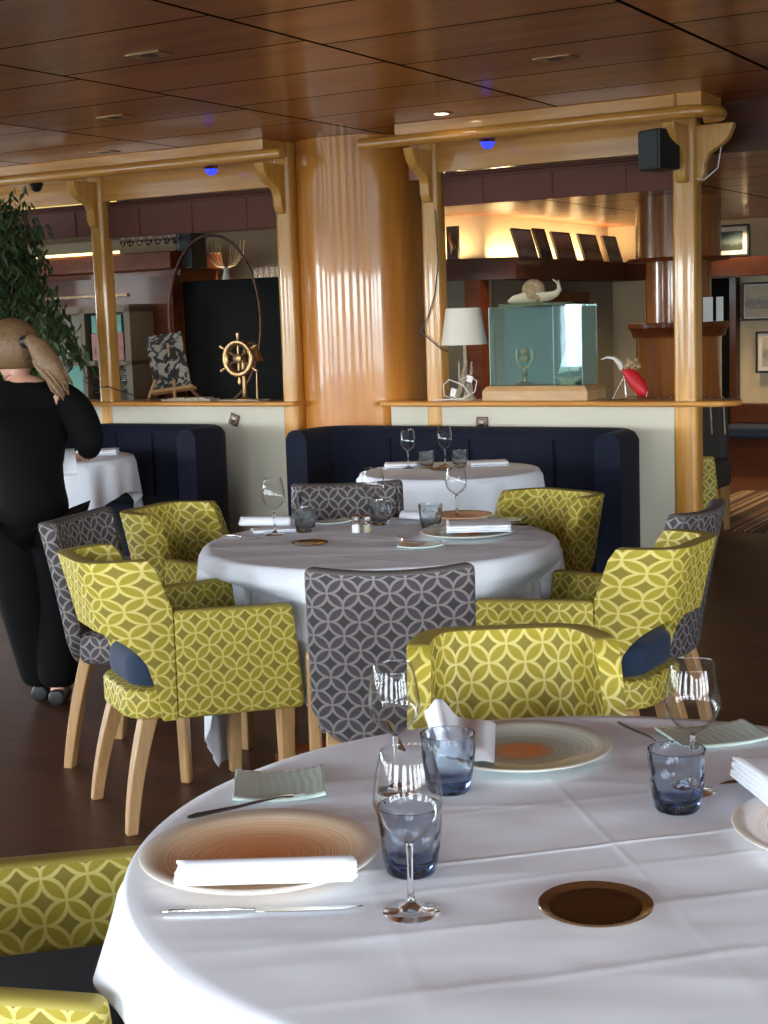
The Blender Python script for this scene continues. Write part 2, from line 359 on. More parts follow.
#SECTION room
CZ = 2.56; BZ = 2.30
XL, XR, N0, NB = -11.0, 5.0, -3.0, 7.8
struct(wobj('floor', G().box(XL - .2, XR + .2, N0 - .2, 15.5, -.1, 0), 'floor', smooth=False))
struct(wobj('ceiling', G().box(XL - .2, XR + .2, N0 - .2, NB, CZ, CZ + .1), 'ceiling', smooth=False))
struct(wobj('ceiling_back', G().box(XL - .2, XR + .2, NB, 15.5, BZ, BZ + .45), 'ceiling', smooth=False))
def window_wall(name, along, fixed, a0, a1, wins, z0=.75, z1=2.15):
    "outer wall with a band of window openings and mullions"
    g = G(); t = .12
    def bx(p, q, lo, hi):
        if along == 'x': g.box(p, q, fixed - t / 2, fixed + t / 2, lo, hi)
        else: g.box(fixed - t / 2, fixed + t / 2, p, q, lo, hi)
    bx(a0, a1, 0, z0); bx(a0, a1, z1, CZ + .1)
    cur = a0
    for (p, q) in wins:
        if p > cur + .001: bx(cur, p, z0, z1)
        cur = q
    if cur < a1: bx(cur, a1, z0, z1)
    return struct(wobj(name, g, 'cream', smooth=False))
winL = [(-2.4 + i * 2.6, -2.4 + i * 2.6 + 1.5) for i in range(4)]
winB = [(-10.4 + i * 2.6, -10.4 + i * 2.6 + 1.5) for i in range(6)]
winR = [(-2.6 + i * 1.75, -2.6 + i * 1.75 + 1.5) for i in range(3)]
window_wall('wall_left', 'n', XL, N0, 15.5, winL)
window_wall('wall_back', 'x', N0, XL, XR, winB)
window_wall('wall_right', 'n', XR, N0, 15.5, winR)
nwin = 0
for wins, ax, fx in ((winL, 'n', XL), (winB, 'x', N0), (winR, 'n', XR)):
    for p, q in wins:
        nwin += 1; g = G()
        def fr(a, b, lo, hi):
            if ax == 'x': g.box(a, b, fx - .08, fx + .08, lo, hi)
            else: g.box(fx - .08, fx + .08, a, b, lo, hi)
        fr(p, p + .05, .75, 2.15); fr(q - .05, q, .75, 2.15); fr(p, q, .75, .80); fr(p, q, 2.10, 2.15)
        struct(wobj('window_%d' % nwin, g, 'white', smooth=False))
# low divider between the dining room and the saloon behind
DN = 7.6
struct(wobj('wall_divider_right', G().box(-4.34, -2.56, DN - .05, DN + .05, 0, 1.0), 'cream', smooth=False))
struct(wobj('wall_divider_left', G().box(-9.6, -5.02, DN - .05, DN + .05, 0, 1.0), 'cream', smooth=False))
def ledge(x0, x1, round0, round1, name):
    g = G(); n0, n1 = DN - .14, DN + .14; pts = []
    h = (n1 - n0) / 2; nc = (n0 + n1) / 2
    if round1: pts += [(x1 - h + h * cos(a), nc + h * sin(a)) for a in [radians(d) for d in range(-90, 91, 10)]]
    else: pts += [(x1, n0), (x1, n1)]
    if round0: pts += [(x0 + h + h * cos(a), nc + h * sin(a)) for a in [radians(d) for d in range(90, 271, 10)]]
    else: pts += [(x0, n1), (x0, n0)]
    n = len(pts); g.add([(x, y, .992) for x, y in pts] + [(x, y, 1.022) for x, y in pts],
        [tuple(reversed(range(n))), tuple(range(n, 2 * n))] + [(i, (i + 1) % n, (i + 1) % n + n, i + n) for i in range(n)])
    return struct(wobj(name, g, 'pine_h', bev=.012, bseg=3))
ledge(-4.37, -2.27, False, True, 'trim_1'); ledge(-9.6, -4.97, False, False, 'trim_2')
# head beams: fascia, cornice board and rounded rail
def head(x0, x1, xr0, xr1, a, b, c):
    struct(wobj(a, G().box(x0, x1, DN - .03, DN + .05, 2.31, 2.56), 'pine_h', smooth=False))
    struct(wobj(b, G().box(x0 if x0 > -5 else x0, x1, DN - .30, DN - .02, 2.475, 2.56), 'pine_h', smooth=False, bev=.004))
    g = G()
    n = DN - .315
    pts = [(xr0, n, 2.465)] + [(xr0 + (xr1 - xr0) * i / 12, n, 2.465) for i in range(1, 13)]
    if b == 'trim_4':
        pts = pts[:-1] + [(xr1 - .12, n, 2.465)] + [(xr1 - .12 + .12 * sin(t), DN - .165 - .15 * cos(t), 2.465) for t in [radians(d) for d in range(15, 181, 15)]]
    g.tube(pts, .032, 12)
    struct(wobj(c, g, 'pine_h'))
head(-4.12, -2.50, -4.33, -2.33, 'trim_3', 'trim_4', 'trim_5')
head(-9.6, -5.0, -9.6, -4.86, 'trim_6', 'trim_7', 'trim_8')
g = G(); g.prism([(-2.52, 2.475), (-2.38, 2.475), (-2.38, 2.56), (-2.52, 2.56)], DN - .30, DN + .02)
struct(wobj('step_shade_board', G().box(-2.6, XR - .1, NB - .02, NB - .002, BZ, CZ), 'mahog_dark', smooth=False))  # dark board added over the ceiling step to paint its face as shaded
struct(wobj('trim_9', g, 'pine_h', smooth=False))

def post(x, label, ends=False, w=.115):
    t = thing('wooden_post', label, 'post', W(x, DN), RW, 'varnished posts of the divider')
    g = G(); pr = []
    h = w / 2; r = .03
    for cx, cy, a0 in ((h - r, h - r, 0), (-h + r, h - r, 90), (-h + r, -h + r, 180), (h - r, -h + r, 270)):
        for d in range(0, 91, 15): a = radians(a0 + d); pr.append((cx + r * cos(a), cy + r * sin(a)))
    n = len(pr)
    def shaft(z0, z1, s=1.):
        g.add([(a * s, b * s, z0) for a, b in pr] + [(a * s, b * s, z1) for a, b in pr], [tuple(reversed(range(n))), tuple(range(n, 2 * n))] + [(i, (i + 1) % n, (i + 1) % n + n, i + n) for i in range(n)])
    shaft(0, .992); shaft(1.022, 2.556, .97)
    obj('shaft', g, 'pine', t)
    prof = [(0, 2.43), (.0, 2.14), (.035, 2.15), (.055, 2.19), (.055, 2.24), (.075, 2.28), (.12, 2.305), (.17, 2.33), (.205, 2.36), (.225, 2.40), (.235, 2.43)]
    if x < -6: prof = [(a, z) for a, z in prof]
    # corbel reaching out towards the dining room under the rail
    gg = G(); gg.prism([(-(a) - h + .01, z) for a, z in prof], -.03, .03, Matrix.Rotation(radians(90), 4, 'Z'))
    obj('corbel', gg, 'pine', t, bev=.006)
    if ends:
        gg = G(); gg.prism([((a) * .85 + h - .01, z) for a, z in prof], -.03, .03); obj('corbel', gg, 'pine', t, bev=.006)
    return t
post(-6.505, 'left pine post, nearest the leafy plant')
post(-5.05, 'pine post directly left of the big round column')
post(-4.05, 'pine post right of the round column, beside the table lamp')
post(-2.555, 'end pine post of the divider with black speaker on top', True, .13)
# roman blinds in the openings
for i, (a, b, z0, lab) in enumerate(((-3.99, -2.62, 2.12, 'mauve brown blind rolled up above the glass case and lamp'), (-6.44, -5.11, 2.075, 'mauve brown blind rolled up above the small ship wheel'), (-9.5, -6.57, 2.10, 'mauve brown blind rolled up behind the leafy plant'))):
    g = G(); nf = 8
    g.box(a, b, DN + .0, DN + .02, z0, 2.28)
    for k in range(4): g.box(a, b, DN - .012, DN + .035, 2.262 + k * .012, 2.268 + k * .012)
    t = tag(wobj('roman_blind', g, 'blind', smooth=False, bev=.002), lab, 'blind', 'blinds in the divider openings')
    x = a + .25
    while x < b - .1:
        o = obj('tape', G().box(x, x + .008, DN - .006, DN + .001, z0 + .005, 2.26), 'mahog', t, smooth=False); x += .42
# round column
t = thing('round_column', 'thick round varnished wooden column reaching the ceiling', 'column', W(-4.70, 7.89))
g = G(); g.lathe([(.395, 0), (.395, CZ)], 96); obj('shaft', g, 'column', t, angle=60)
obj('base_ring', G().lathe([(.415, 0), (.415, .10), (.396, .11)], 96), 'mahog', t)

#SECTION chairs
def ucurve(hw_b, hw_f, yb, yf, r, n=120):
    "half of the U plan from rear centre to the front right end; list of (x, y, arc)"
    pts = []
    xs = hw_b - r
    k1 = 14
    for i in range(k1): pts.append((xs * i / k1, yb))
    k2 = 14
    for i in range(k2 + 1):
        a = -pi / 2 + (pi / 2) * i / k2; pts.append((xs + r * cos(a), yb + r + r * sin(a)))
    k3 = 26
    y0 = yb + r
    for i in range(1, k3 + 1):
        f = i / k3; pts.append((hw_b + (hw_f - hw_b) * f, y0 + (yf - y0) * f))
    return pts
def shell(cols, th, mat, name, parent, bev=.014, seg=3, nz=9, plain_top=True):
    """cols: list of (x, y, nx, ny, s, zb, zt, lean) -> thick upholstered strip"""
    g = G(); uv = []; n = len(cols)
    def vert(c, j, side):
        x, y, nx, ny, s, zb, zt, lean = c
        z = zb + (zt - zb) * j / nz
        k = max(0, (z - .40) / .44)
        yy = y - lean * k - .02 * lean / .07 * k * k
        return (x + nx * side * th / 2, yy + ny * side * th / 2, z), (s, z)
    for side in (1, -1):
        for c in cols:
            for j in range(nz + 1):
                p, q = vert(c, j, side); g.v.append(p); uv.append(q)
    S = n * (nz + 1); idx = lambda sd, i, j: (0 if sd == 1 else S) + i * (nz + 1) + j
    for i in range(n - 1):
        for j in range(nz):
            g.f.append((idx(1, i, j), idx(1, i + 1, j), idx(1, i + 1, j + 1), idx(1, i, j + 1)))
            g.f.append((idx(-1, i, j + 1), idx(-1, i + 1, j + 1), idx(-1, i + 1, j), idx(-1, i, j)))
    # rims get their own vertices so that they stay plain coloured
    def rim(loop_o, loop_i):
        base = len(g.v)
        m_ = len(loop_o)
        for i_, (a, b) in enumerate(zip(loop_o, loop_i)):
            steep = abs(g.v[loop_o[max(i_ - 1, 0)]][2] - g.v[loop_o[min(i_ + 1, m_ - 1)]][2]) > .02
            sg = 1 if uv[a][0] > 0 else -1
            g.v.append(g.v[a]); uv.append((uv[a][0], uv[a][1]) if steep else (.0396, .0198))
            g.v.append(g.v[b]); uv.append((uv[a][0] + sg * th, uv[a][1]) if steep else (.0396, .0198))
        for i in range(len(loop_o) - 1):
            g.f.append((base + 2 * i, base + 2 * i + 1, base + 2 * i + 3, base + 2 * i + 2))
    rim([idx(1, i, nz) for i in range(n)], [idx(-1, i, nz) for i in range(n)])
    rim([idx(1, i, 0) for i in range(n)][::-1], [idx(-1, i, 0) for i in range(n)][::-1])
    def cap(lo_, li_, sg):
        base = len(g.v)
        for a, b in zip(lo_, li_):
            g.v.append(g.v[a]); uv.append(uv[a]); g.v.append(g.v[b]); uv.append((uv[a][0] + sg * th, uv[a][1]))
        for i in range(len(lo_) - 1): g.f.append((base + 2 * i, base + 2 * i + 1, base + 2 * i + 3, base + 2 * i + 2))
    cap([idx(1, 0, j) for j in range(nz + 1)], [idx(-1, 0, j) for j in range(nz + 1)], -1)
    cap([idx(1, n - 1, j) for j in range(nz + 1)][::-1], [idx(-1, n - 1, j) for j in range(nz + 1)][::-1], 1)
    me = bpy.data.meshes.new(name); me.from_pydata(g.v, [], g.f)
    l = me.uv_layers.new(name='UVMap')
    for p in me.polygons:
        for li in p.loop_indices: l.data[li].uv = uv[me.loops[li].vertex_index]
    bm = bmesh.new(); bm.from_mesh(me); bmesh.ops.remove_doubles(bm, verts=bm.verts, dist=1e-5)
    bmesh.ops.recalc_face_normals(bm, faces=bm.faces); bm.to_mesh(me); bm.free()
    me.materials.append(MT[mat]); o = bpy.data.objects.new(name, me); C.objects.link(o); o.parent = parent
    for p in me.polygons: p.use_smooth = True
    m = o.modifiers.new('bevel', 'BEVEL'); m.width = bev; m.segments = seg; m.limit_method = 'ANGLE'; m.angle_limit = radians(50)
    return o
def uvbox(name, mat, parent, outline, z0, z1, bev=.02, seg=3, top_uv=True):
    "upholstered slab: plan outline extruded, UVs in metres around and on top"
    n = len(outline); g = G(); uv = []; s = 0.; ss = [0.]
    for i in range(n):
        a = outline[i]; b = outline[(i + 1) % n]; s += sqrt((a[0] - b[0]) ** 2 + (a[1] - b[1]) ** 2); ss.append(s)
    bm = bmesh.new(); l = bm.loops.layers.uv.new('UVMap')
    lo = [bm.verts.new((x, y, z0)) for x, y in outline]; hi = [bm.verts.new((x, y, z1)) for x, y in outline]
    f = bm.faces.new(hi)
    for q in f.loops: q[l].uv = (q.vert.co.x, q.vert.co.y)
    f = bm.faces.new(lo[::-1])
    for q in f.loops: q[l].uv = (q.vert.co.x, q.vert.co.y)
    for i in range(n):
        j = (i + 1) % n; f = bm.faces.new((lo[i], lo[j], hi[j], hi[i]))
        for q, u in zip(f.loops, (ss[i], ss[i + 1], ss[i + 1], ss[i])): q[l].uv = (u, q.vert.co.z)
    bmesh.ops.recalc_face_normals(bm, faces=bm.faces)
    me = bpy.data.meshes.new(name); bm.to_mesh(me); bm.free(); me.materials.append(MT[mat])
    o = bpy.data.objects.new(name, me); C.objects.link(o); o.parent = parent
    for p in me.polygons: p.use_smooth = True
    m = o.modifiers.new('bevel', 'BEVEL'); m.width = bev; m.segments = seg; m.limit_method = 'ANGLE'; m.angle_limit = radians(60)
    return o
def leg_mesh(top, bot, wt, wb, curve=(0, 0)):
    g = G(); v = []; n = 8
    for i in range(n + 1):
        f = i / n; w = (wt + (wb - wt) * f) / 2
        cx = top[0] + (bot[0] - top[0]) * f ** 1.0 + curve[0] * (f * f - f); cy = top[1] + (bot[1] - top[1]) * f + curve[1] * (f * f - f)
        z = top[2] + (bot[2] - top[2]) * f
        v += [(cx - w, cy - w, z), (cx + w, cy - w, z), (cx + w, cy + w, z), (cx - w, cy + w, z)]
    f_ = [(0, 1, 2, 3), tuple(n * 4 + k for k in (3, 2, 1, 0))]
    for i in range(n):
        for k in range(4): f_.append((i * 4 + k, (i + 1) * 4 + k, (i + 1) * 4 + (k + 1) % 4, i * 4 + (k + 1) % 4))
    g.add(v, f_); return g
def yellow_chair(label):
    t = thing('tub_armchair', label, 'armchair', group='yellow patterned tub armchairs')
    half = ucurve(.197, .276, -.25, .27, .11)
    # arc lengths and normals
    S = [0.]
    for a, b in zip(half, half[1:]): S.append(S[-1] + sqrt((a[0] - b[0]) ** 2 + (a[1] - b[1]) ** 2))
    tot = S[-1]
    def nrm(i):
        a = half[max(i - 1, 0)]; b = half[min(i + 1, len(half) - 1)]
        if i == 0: return (0, -1)
        tx, ty = b[0] - a[0], b[1] - a[1]; l = sqrt(tx * tx + ty * ty); return (ty / l, -tx / l)
    yseam = -.115; ywing = -.155; yh = -.155
    iseam = min(i for i, p in enumerate(half) if i > 16 and p[1] > yseam)
    def ztop(x, y):
        if y < ywing: return .822
        k = min(1, (y - ywing) / .05); return .822 - (.822 - .665) * (k * k * (3 - 2 * k)) if k < 1 else .665 - .0 * (y)
    def column(i, sgn, arm=False):
        x, y = half[i]; nx, ny = nrm(i); s = S[i]
        lean = .075 * max(0., min(1., (-.125 - y) / .10)) if not arm else .035 * max(0, y / .27)
        if arm:
            k = (y - yseam) / (.27 - yseam)
            return (sgn * x, y, sgn * nx, ny, sgn * s, .335, .665 - .008 * k, lean)
        zt = ztop(x, y)
        if y > yh: zb = .335
        else:
            # arched cut-out between the back and the seat rail
            d = max(0., 1 - (S[ih] - s) / .12); zb = .605 - .0 if d <= 0 else .605 - .175 * (1 - sqrt(max(0., 1 - d * d)))
        return (sgn * x, y, sgn * nx, ny, sgn * s, zb, zt, lean)
    ih = max(i for i, p in enumerate(half) if i <= 16 or p[1] <= yh)
    cols = [column(i, -1) for i in range(iseam, 0, -1)] + [column(i, 1) for i in range(0, iseam + 1)]
    shell(cols, .050, 'yellow', 'backrest', t)
    for sg in (-1, 1):
        cc = [column(i, sg, True) for i in range(iseam, len(half))]
        if sg < 0: cc = cc[::-1]
        shell(cc, .050, 'yellow', 'armrest', t)
    out = [(x - .0 if abs(x) < .2 else x, y) for x, y in half]
    ol = [(x * .985, y * .985) for x, y in half]; full = [(-x, y) for x, y in ol[::-1]] + ol[1:]
    uvbox('seat_frame', 'yellow', t, full, .335, .425, .02)
    cu = [(x * .86, y * .90 - .0) for x, y in half]; cu[-1] = (cu[-1][0], .26); fullc = [(-x, y) for x, y in cu[::-1]] + cu[1:]
    uvbox('seat', 'navy_seat', t, fullc, .425, .525, .035, 4)
    for sx in (-1, 1):
        obj('leg', leg_mesh((sx * .238, .225, .34), (sx * .238, .225, 0), .05, .036), 'leg', t, bev=.004)
        obj('leg', leg_mesh((sx * .16, -.185, .34), (sx * .195, -.265, 0), .05, .034, (0, .04)), 'leg', t, bev=.004)
    return t
def grey_chair(label, mat='grey'):
    t = thing('side_chair', label, 'chair', group='grey patterned side chairs')
    n = 25; cols = []; hw = .22
    for i in range(n):
        f = -1 + 2 * i / (n - 1); x = f * hw; y = -.20 - .045 * (1 - f * f) + .01
        nx, ny = f * .35, -1.; l = sqrt(nx * nx + ny * ny)
        zb = .36 + .10 * max(0, (abs(f) - .55) / .45) ** 2.2
        zt = .852 - .012 * (1 - abs(f) ** 2) if True else 0
        cols.append((x, y, nx / l, ny / l, x, zb, zt + .008, .07))
    shell(cols, .06, mat, 'backrest', t, bev=.02)
    ol = [(-.21, -.2), (.21, -.2), (.235, .22), (-.235, .22)]
    uvbox('seat', mat, t, ol, .37, .48, .03, 4)
    for sx in (-1, 1):
        obj('leg', leg_mesh((sx * .245, .20, .525), (sx * .25, .21, 0), .042, .034), 'leg', t, bev=.008)
        obj('leg', leg_mesh((sx * .165, -.17, .42), (sx * .18, -.27, 0), .046, .034, (0, .04)), 'leg', t, bev=.004)
    return t
def facing(dx, dy): return atan2(dy, dx) - pi / 2
yc = yellow_chair('yellow patterned tub armchair left of the middle table, navy seat seen from its side')
YCH = [((-.63, 4.56), (.90, .435)), ((.625, 4.49), (-.85, .53)), ((.262, 2.85), (.02, -1)), ((-.63, 2.055), (1, .03)), ((-.60, 5.44), (.88, -.47)), ((.46, 5.46), (-.78, -.62)), ((1.63, 8.72), (1, .1))]
YLAB = [None, 'yellow patterned tub armchair right of the middle table, its back to the viewer', 'yellow patterned tub armchair beyond the front table, backrest facing the viewer',
    'yellow tub armchair at the bottom left corner, tucked under the front tablecloth', 'yellow tub armchair beside the rolled napkin, before the left navy booth',
    'yellow tub armchair before the right navy booth, behind the middle table', 'yellow armchair almost hidden behind the end post, one front leg showing']
GCH = [((.015, 4.14), (.02, 1)), ((-.80, 5.06), (.95, -.32)), ((.78, 4.97), (-.82, .50)), ((-.13, 5.62), (.05, -1))]
yc.location = (*YCH[0][0], 0); yc.rotation_euler.z = facing(*YCH[0][1])
for (p, d), lab in list(zip(YCH, YLAB))[1:]: dup(yc, (p[0], p[1], 0), facing(*d), lab)
gc = grey_chair('grey patterned side chair in the centre, its full back turned to the viewer')
gc.location = (*GCH[0][0], 0); gc.rotation_euler.z = facing(*GCH[0][1])
for (p, d), lab in zip(GCH[1:], ('grey patterned side chair at the far left, beside the woman in black', 'grey patterned side chair on the right, behind the yellow armchair', 'grey patterned side chair behind the middle table, facing the viewer')):
    dup(gc, (p[0], p[1], 0), facing(*d), lab)
OBST = [(p, d, .30, -.30, .31, .69) for p, d in YCH] + [(p, d, .27, -.26, .26, .50) for p, d in GCH]

#SECTION tables
def round_table(cx, cy, R, a, phi, seed, label, tlabel, amp=1., zt=.7465, base=True, top_loc=None, ripples=None):
    t = thing('round_table', tlabel, 'table', (cx, cy, 0), 0, 'round pedestal tables')
    obj('tabletop', G().lathe([(0, .70), (R - .012, .70), (R - .006, .712), (R - .006, .735), (R - .02, zt - .006), (0, zt - .006)], 64), 'oak', t)
    obj('pedestal', G().lathe([(.05, .05), (.045, .2), (.04, .7)], 24), 'mahog', t)
    for k in range(4):
        an = k * pi / 2 + .4; gg = G(); gg.tube([(0, 0, .07), (.2 * cos(an), .2 * sin(an), .06), (.40 * cos(an), .40 * sin(an), .03)], [.035, .032, .028], 10)
        obj('foot', gg, 'mahog', t)
    rnd = random.Random(seed); NT = 360
    ph = [rnd.random() * tau for _ in range(6)]
    rings_top = [R * k_ / 90 for k_ in range(88)]
    v = []; f = []
    for r in rings_top:
        for k in range(NT):
            an = tau * k / NT; x, y = r * cos(an), r * sin(an)
            w = .0030 * noise.noise(Vector((x * 2.6 + seed, y * 8, 0))) + .0012 * (1 - abs(noise.noise(Vector((x * 1.6, y * 7 + 3, seed + 5)))) * 2.2) ** 3 + .0014 * noise.noise(Vector((x * 11, y * 14, seed)))
            fold = 0.
            for c0 in (-.36, 0, .36): fold += .0016 * math.exp(-((x * cos(phi) + y * sin(phi) - c0) / .006) ** 2)
            for c0, am in ((-.40, .0016), (-.20, .0012), (0, .0022), (.09, .0012), (.22, .0016), (.38, .0018)): fold += am * math.exp(-((-x * sin(phi) + y * cos(phi) - c0 + .012 * sin(x * 5)) / .005) ** 2)
            v.append((x, y, zt + .003 + (w - .0016) * .8 + fold * .6))
    NS = 34
    lim = []
    for k in range(NT):
        an = tau * k / NT; best = [9., 9.]
        for (p, d, hx, y0, y1, zm) in [q_ for q_ in OBST if q_[0] != YCH[3][0]]:
            l_ = sqrt(d[0] ** 2 + d[1] ** 2); fx, fy = d[0] / l_, d[1] / l_
            for q in range(60):
                rr_ = .30 + q * .012; wx, wy = cx + rr_ * cos(an) - p[0], cy + rr_ * sin(an) - p[1]
                ly = wx * fx + wy * fy; lx = wx * fy - wy * fx
                if abs(lx) < hx and y0 < ly < y1:
                    if zm > .6: best[0] = min(best[0], rr_)
                    else: best[1] = min(best[1], rr_)
                    break
        lim.append(best)
    for c in (0, 1):
        a_ = [min(b_[c], 1.2) for b_ in lim]
        for it in range(3): a_ = [min(a_[k], (a_[k - 2] + a_[k - 1] + a_[(k + 1) % NT] + a_[(k + 2) % NT]) / 4 + .004) for k in range(NT)]
        for k in range(NT): lim[k][c] = a_[k]
    for j in range(1, NS + 1):
        for k in range(NT):
            an = tau * k / NT
            m = max(abs(cos(an - phi)), abs(sin(an - phi))); L = min(a / m - R, a * 1.33 - R)
            s = L * j / NS
            rr = .022; drop = s
            if s < rr * 1.57:
                th = s / rr; r = R - .006 + rr * sin(th) * .6; z = zt + .003 - rr * (1 - cos(th))
            else:
                d = s - rr * 1.57
                cf = (m - .7071) / .2929
                A = amp * (.012 + .075 * min(1, d / .45))
                # gathered folds, deeper towards the corners of the square cloth
                if ripples:
                    wv = 0
                    for (a0, wd, hh) in ripples:
                        da = (an - a0 + pi) % tau - pi; wv += hh * math.exp(-(da / wd) ** 2)
                else: wv = 0
                wv2 = .42 * sin(7 * an + ph[0]) + .30 * sin(13 * an + ph[1]) + .2 * sin(19 * an + ph[2])
                r = R + .010 + A * (wv2 + .35) + wv * min(1, d / .22) + (.05 * d) * (1 - cf)
                z = zt + .003 - rr - d
            for c, zm in ((0, .69), (1, .52)):
                if r > lim[k][c] and z < zm: r += (max(lim[k][c], .28) - r) * min(1., (zm - z) / .07) * (min(1., max(0., (z - .26) / .08)) if c == 0 else 1.)
            if z < .012:
                r += (.012 - z) * .35; z = .012 + .004 * (1 + sin(an * 40))
            v.append((r * cos(an), r * sin(an), z))
    nr = len(rings_top) + NS
    for i in range(nr - 1):
        for k in range(NT):
            k2 = (k + 1) % NT; f.append((i * NT + k, i * NT + k2, (i + 1) * NT + k2, (i + 1) * NT + k))
    g = G(); g.add(v, f)
    o = obj('tablecloth', g, 'cloth', None, loc=(cx, cy, 0), angle=80)
    m = o.modifiers.new('solid', 'SOLIDIFY'); m.thickness = .0025; m.offset = -1
    tag(o, label, 'tablecloth', 'white tablecloths'); return t
round_table(.31, 2.03, .685, .815, radians(190), 3, 'white tablecloth of the large front table, creased and hanging short at left', 'round table nearest the viewer, hidden under its white cloth', amp=.55, ripples=[(radians(191), .11, .075), (radians(205), .06, -.03)])
round_table(-.02, 5.03, .60, 1.02, radians(191 + 45), 11, 'white tablecloth of the middle table, one corner trailing to the floor', 'round table in the middle with reddish wooden feet', amp=.75)
round_table(.33, 7.28, .44, .74, radians(20), 5, 'white tablecloth of the far table inside the right navy booth', 'small round table inside the right navy booth', amp=.7)
round_table(-1.90, 8.72, .43, .64, radians(70), 9, 'white tablecloth beside the woman in front of the left booth', 'small round table before the left booth behind the woman', amp=.9)

#SECTION booths
def booth(x0, x1, label):
    nb, nf, th = 7.43, 6.98, .14; r = .22
    t = thing('booth_sofa', label, 'sofa', W((x0 + x1) / 2, nb), RW, 'navy velvet booths')
    cx = (x0 + x1) / 2; X0, X1 = x0 - cx, x1 - cx; yb, yf = 0., nf - nb
    def path(ins):
        p = []; R_ = max(.05, r - ins)
        p.append((X1 - ins, yf)); p.append((X1 - ins, yf + .2)); c = (X1 - r, yb - r)
        for d in range(0, 91, 9): a = radians(d); p.append((c[0] + (r - ins) * cos(a), c[1] + (r - ins) * sin(a)))
        c = (X0 + r, yb - r)
        for d in range(90, 181, 9): a = radians(d); p.append((c[0] + (r - ins) * cos(a), c[1] + (r - ins) * sin(a)))
        p.append((X0 + ins, yf + .2)); p.append((X0 + ins, yf)); return p
    o_, i_ = path(0), path(th); n = len(o_)
    g = G(); v = []; f = []
    zs = [(.06, 0), (.84, 0), (.875, .02), (.89, .05)]
    rows = []
    for z, k in zs: rows.append([(a[0] + (b[0] - a[0]) * k / th, a[1] + (b[1] - a[1]) * k / th, z) for a, b in zip(o_, i_)])
    for z, k in reversed(zs): rows.append([(b[0] + (a[0] - b[0]) * k / th, b[1] + (a[1] - b[1]) * k / th, z) for a, b in zip(o_, i_)])
    for rw in rows: v += rw
    m = len(rows)
    for i in range(m):
        j = (i + 1) % m
        for k in range(n - 1): f.append((i * n + k, i * n + k + 1, j * n + k + 1, j * n + k))
    f.append(tuple(i * n for i in range(m))); f.append(tuple(i * n + n - 1 for i in reversed(range(m))))
    g.add(v, f); obj('backrest', g, 'navy', t, angle=50)
    ip = path(th + .005); g = G(); k = len(ip)
    g.add([(x, y, .10) for x, y in ip] + [(x, y, .44) for x, y in ip], [tuple(range(k)), tuple(reversed(range(k, 2 * k)))] + [(i, (i + 1) % k, (i + 1) % k + k, i + k) for i in range(k)])
    obj('seat', g, 'navy', t, bev=.03)
    # upright seams between padded panels
    for q in (0.25, .5, .75):
        x = X0 + (X1 - X0) * q; obj('piping', G().box(x - .004, x + .004, -th - .012, -th + .002, .45, .83), 'navy', t, smooth=False)
    for sx in (X0 + .08, X1 - .08):
        for y in (yf + .05, yb - .07): obj('foot', G().lathe([(.02, 0), (.028, .08)], 12, Matrix.Translation((sx, y, 0))), 'black', t)
booth(-4.71, -2.70, 'navy velvet booth sofa wrapped around the far set table')
booth(-6.50, -5.35, 'navy velvet booth sofa at left behind the woman')

#SECTION tableware
def wine_glass(label, group, loc, h=.205, rb=.041):
    t = thing('wine_glass', label, 'wine glass', loc, 0, group)
    hb = h * .55; z0 = h - hb
    prof = [(.004, z0 - .004), (.014, z0 + .003), (.027, z0 + .013), (.0375, z0 + .028), (rb, z0 + hb * .42), (rb - .0008, z0 + hb * .52), (rb - .004, z0 + hb * .72), (rb - .0085, z0 + hb * .9), (rb - .0115, h)]
    n = len(prof); inner = [(max(r - .0011, .0005), z + (.0012 if i < 2 else 0)) for i, (r, z) in enumerate(prof)][::-1]
    sm = []
    pf = prof + [(prof[-1][0] - .0005, h + .0006)] + inner
    obj('bowl', G().lathe(pf, 40), 'wineglass', t, angle=70)
    st = [(.036, 0), (.0365, .0012), (.030, .0030), (.015, .0062), (.0065, .012), (.0042, .024), (.0036, z0 * .5), (.0038, z0 - .02), (.0055, z0 - .008), (.004, z0 - .0035)]
    obj('stem', G().lathe([(0.0, 0)] + st, 32), 'stemglass', t, angle=70)
    return t
def tumbler(label, group, loc, mat='blue', r=.041, h=.085):
    t = thing('tumbler', label, 'tumbler', loc, 0, group)
    g = G(); seg = 48; v = []; f = []
    def ring(rad, z, fac):
        for k in range(seg):
            a = tau * k / seg; q = 1 + fac * (sin(6 * a + 9 * z / h) * .5 + sin(9 * a - 7 * z / h) * .5); v.append((rad * q * cos(a), rad * q * sin(a), z))
    prof = [(.0, .0, 0), (r * .70, 0, 0), (r * .78, .004, 0), (r * .86, h * .25, .022), (r * .93, h * .45, .022), (r * .98, h * .65, .022), (r * .995, h * .82, .01), (r, h, 0), (r - .0025, h, 0), (r * .93, h * .8, 0), (r * .88, h * .5, 0), (r * .80, h * .26, 0), (r * .70, h * .20, 0), (0, h * .19, 0)]
    for p in prof: ring(max(p[0], 1e-4), p[1], p[2])
    for i in range(len(prof) - 1):
        for k in range(seg):
            k2 = (k + 1) % seg; f.append((i * seg + k, i * seg + k2, (i + 1) * seg + k2, (i + 1) * seg + k))
    g.add(v, f); obj('cup', g, mat, t, angle=60)
    return t
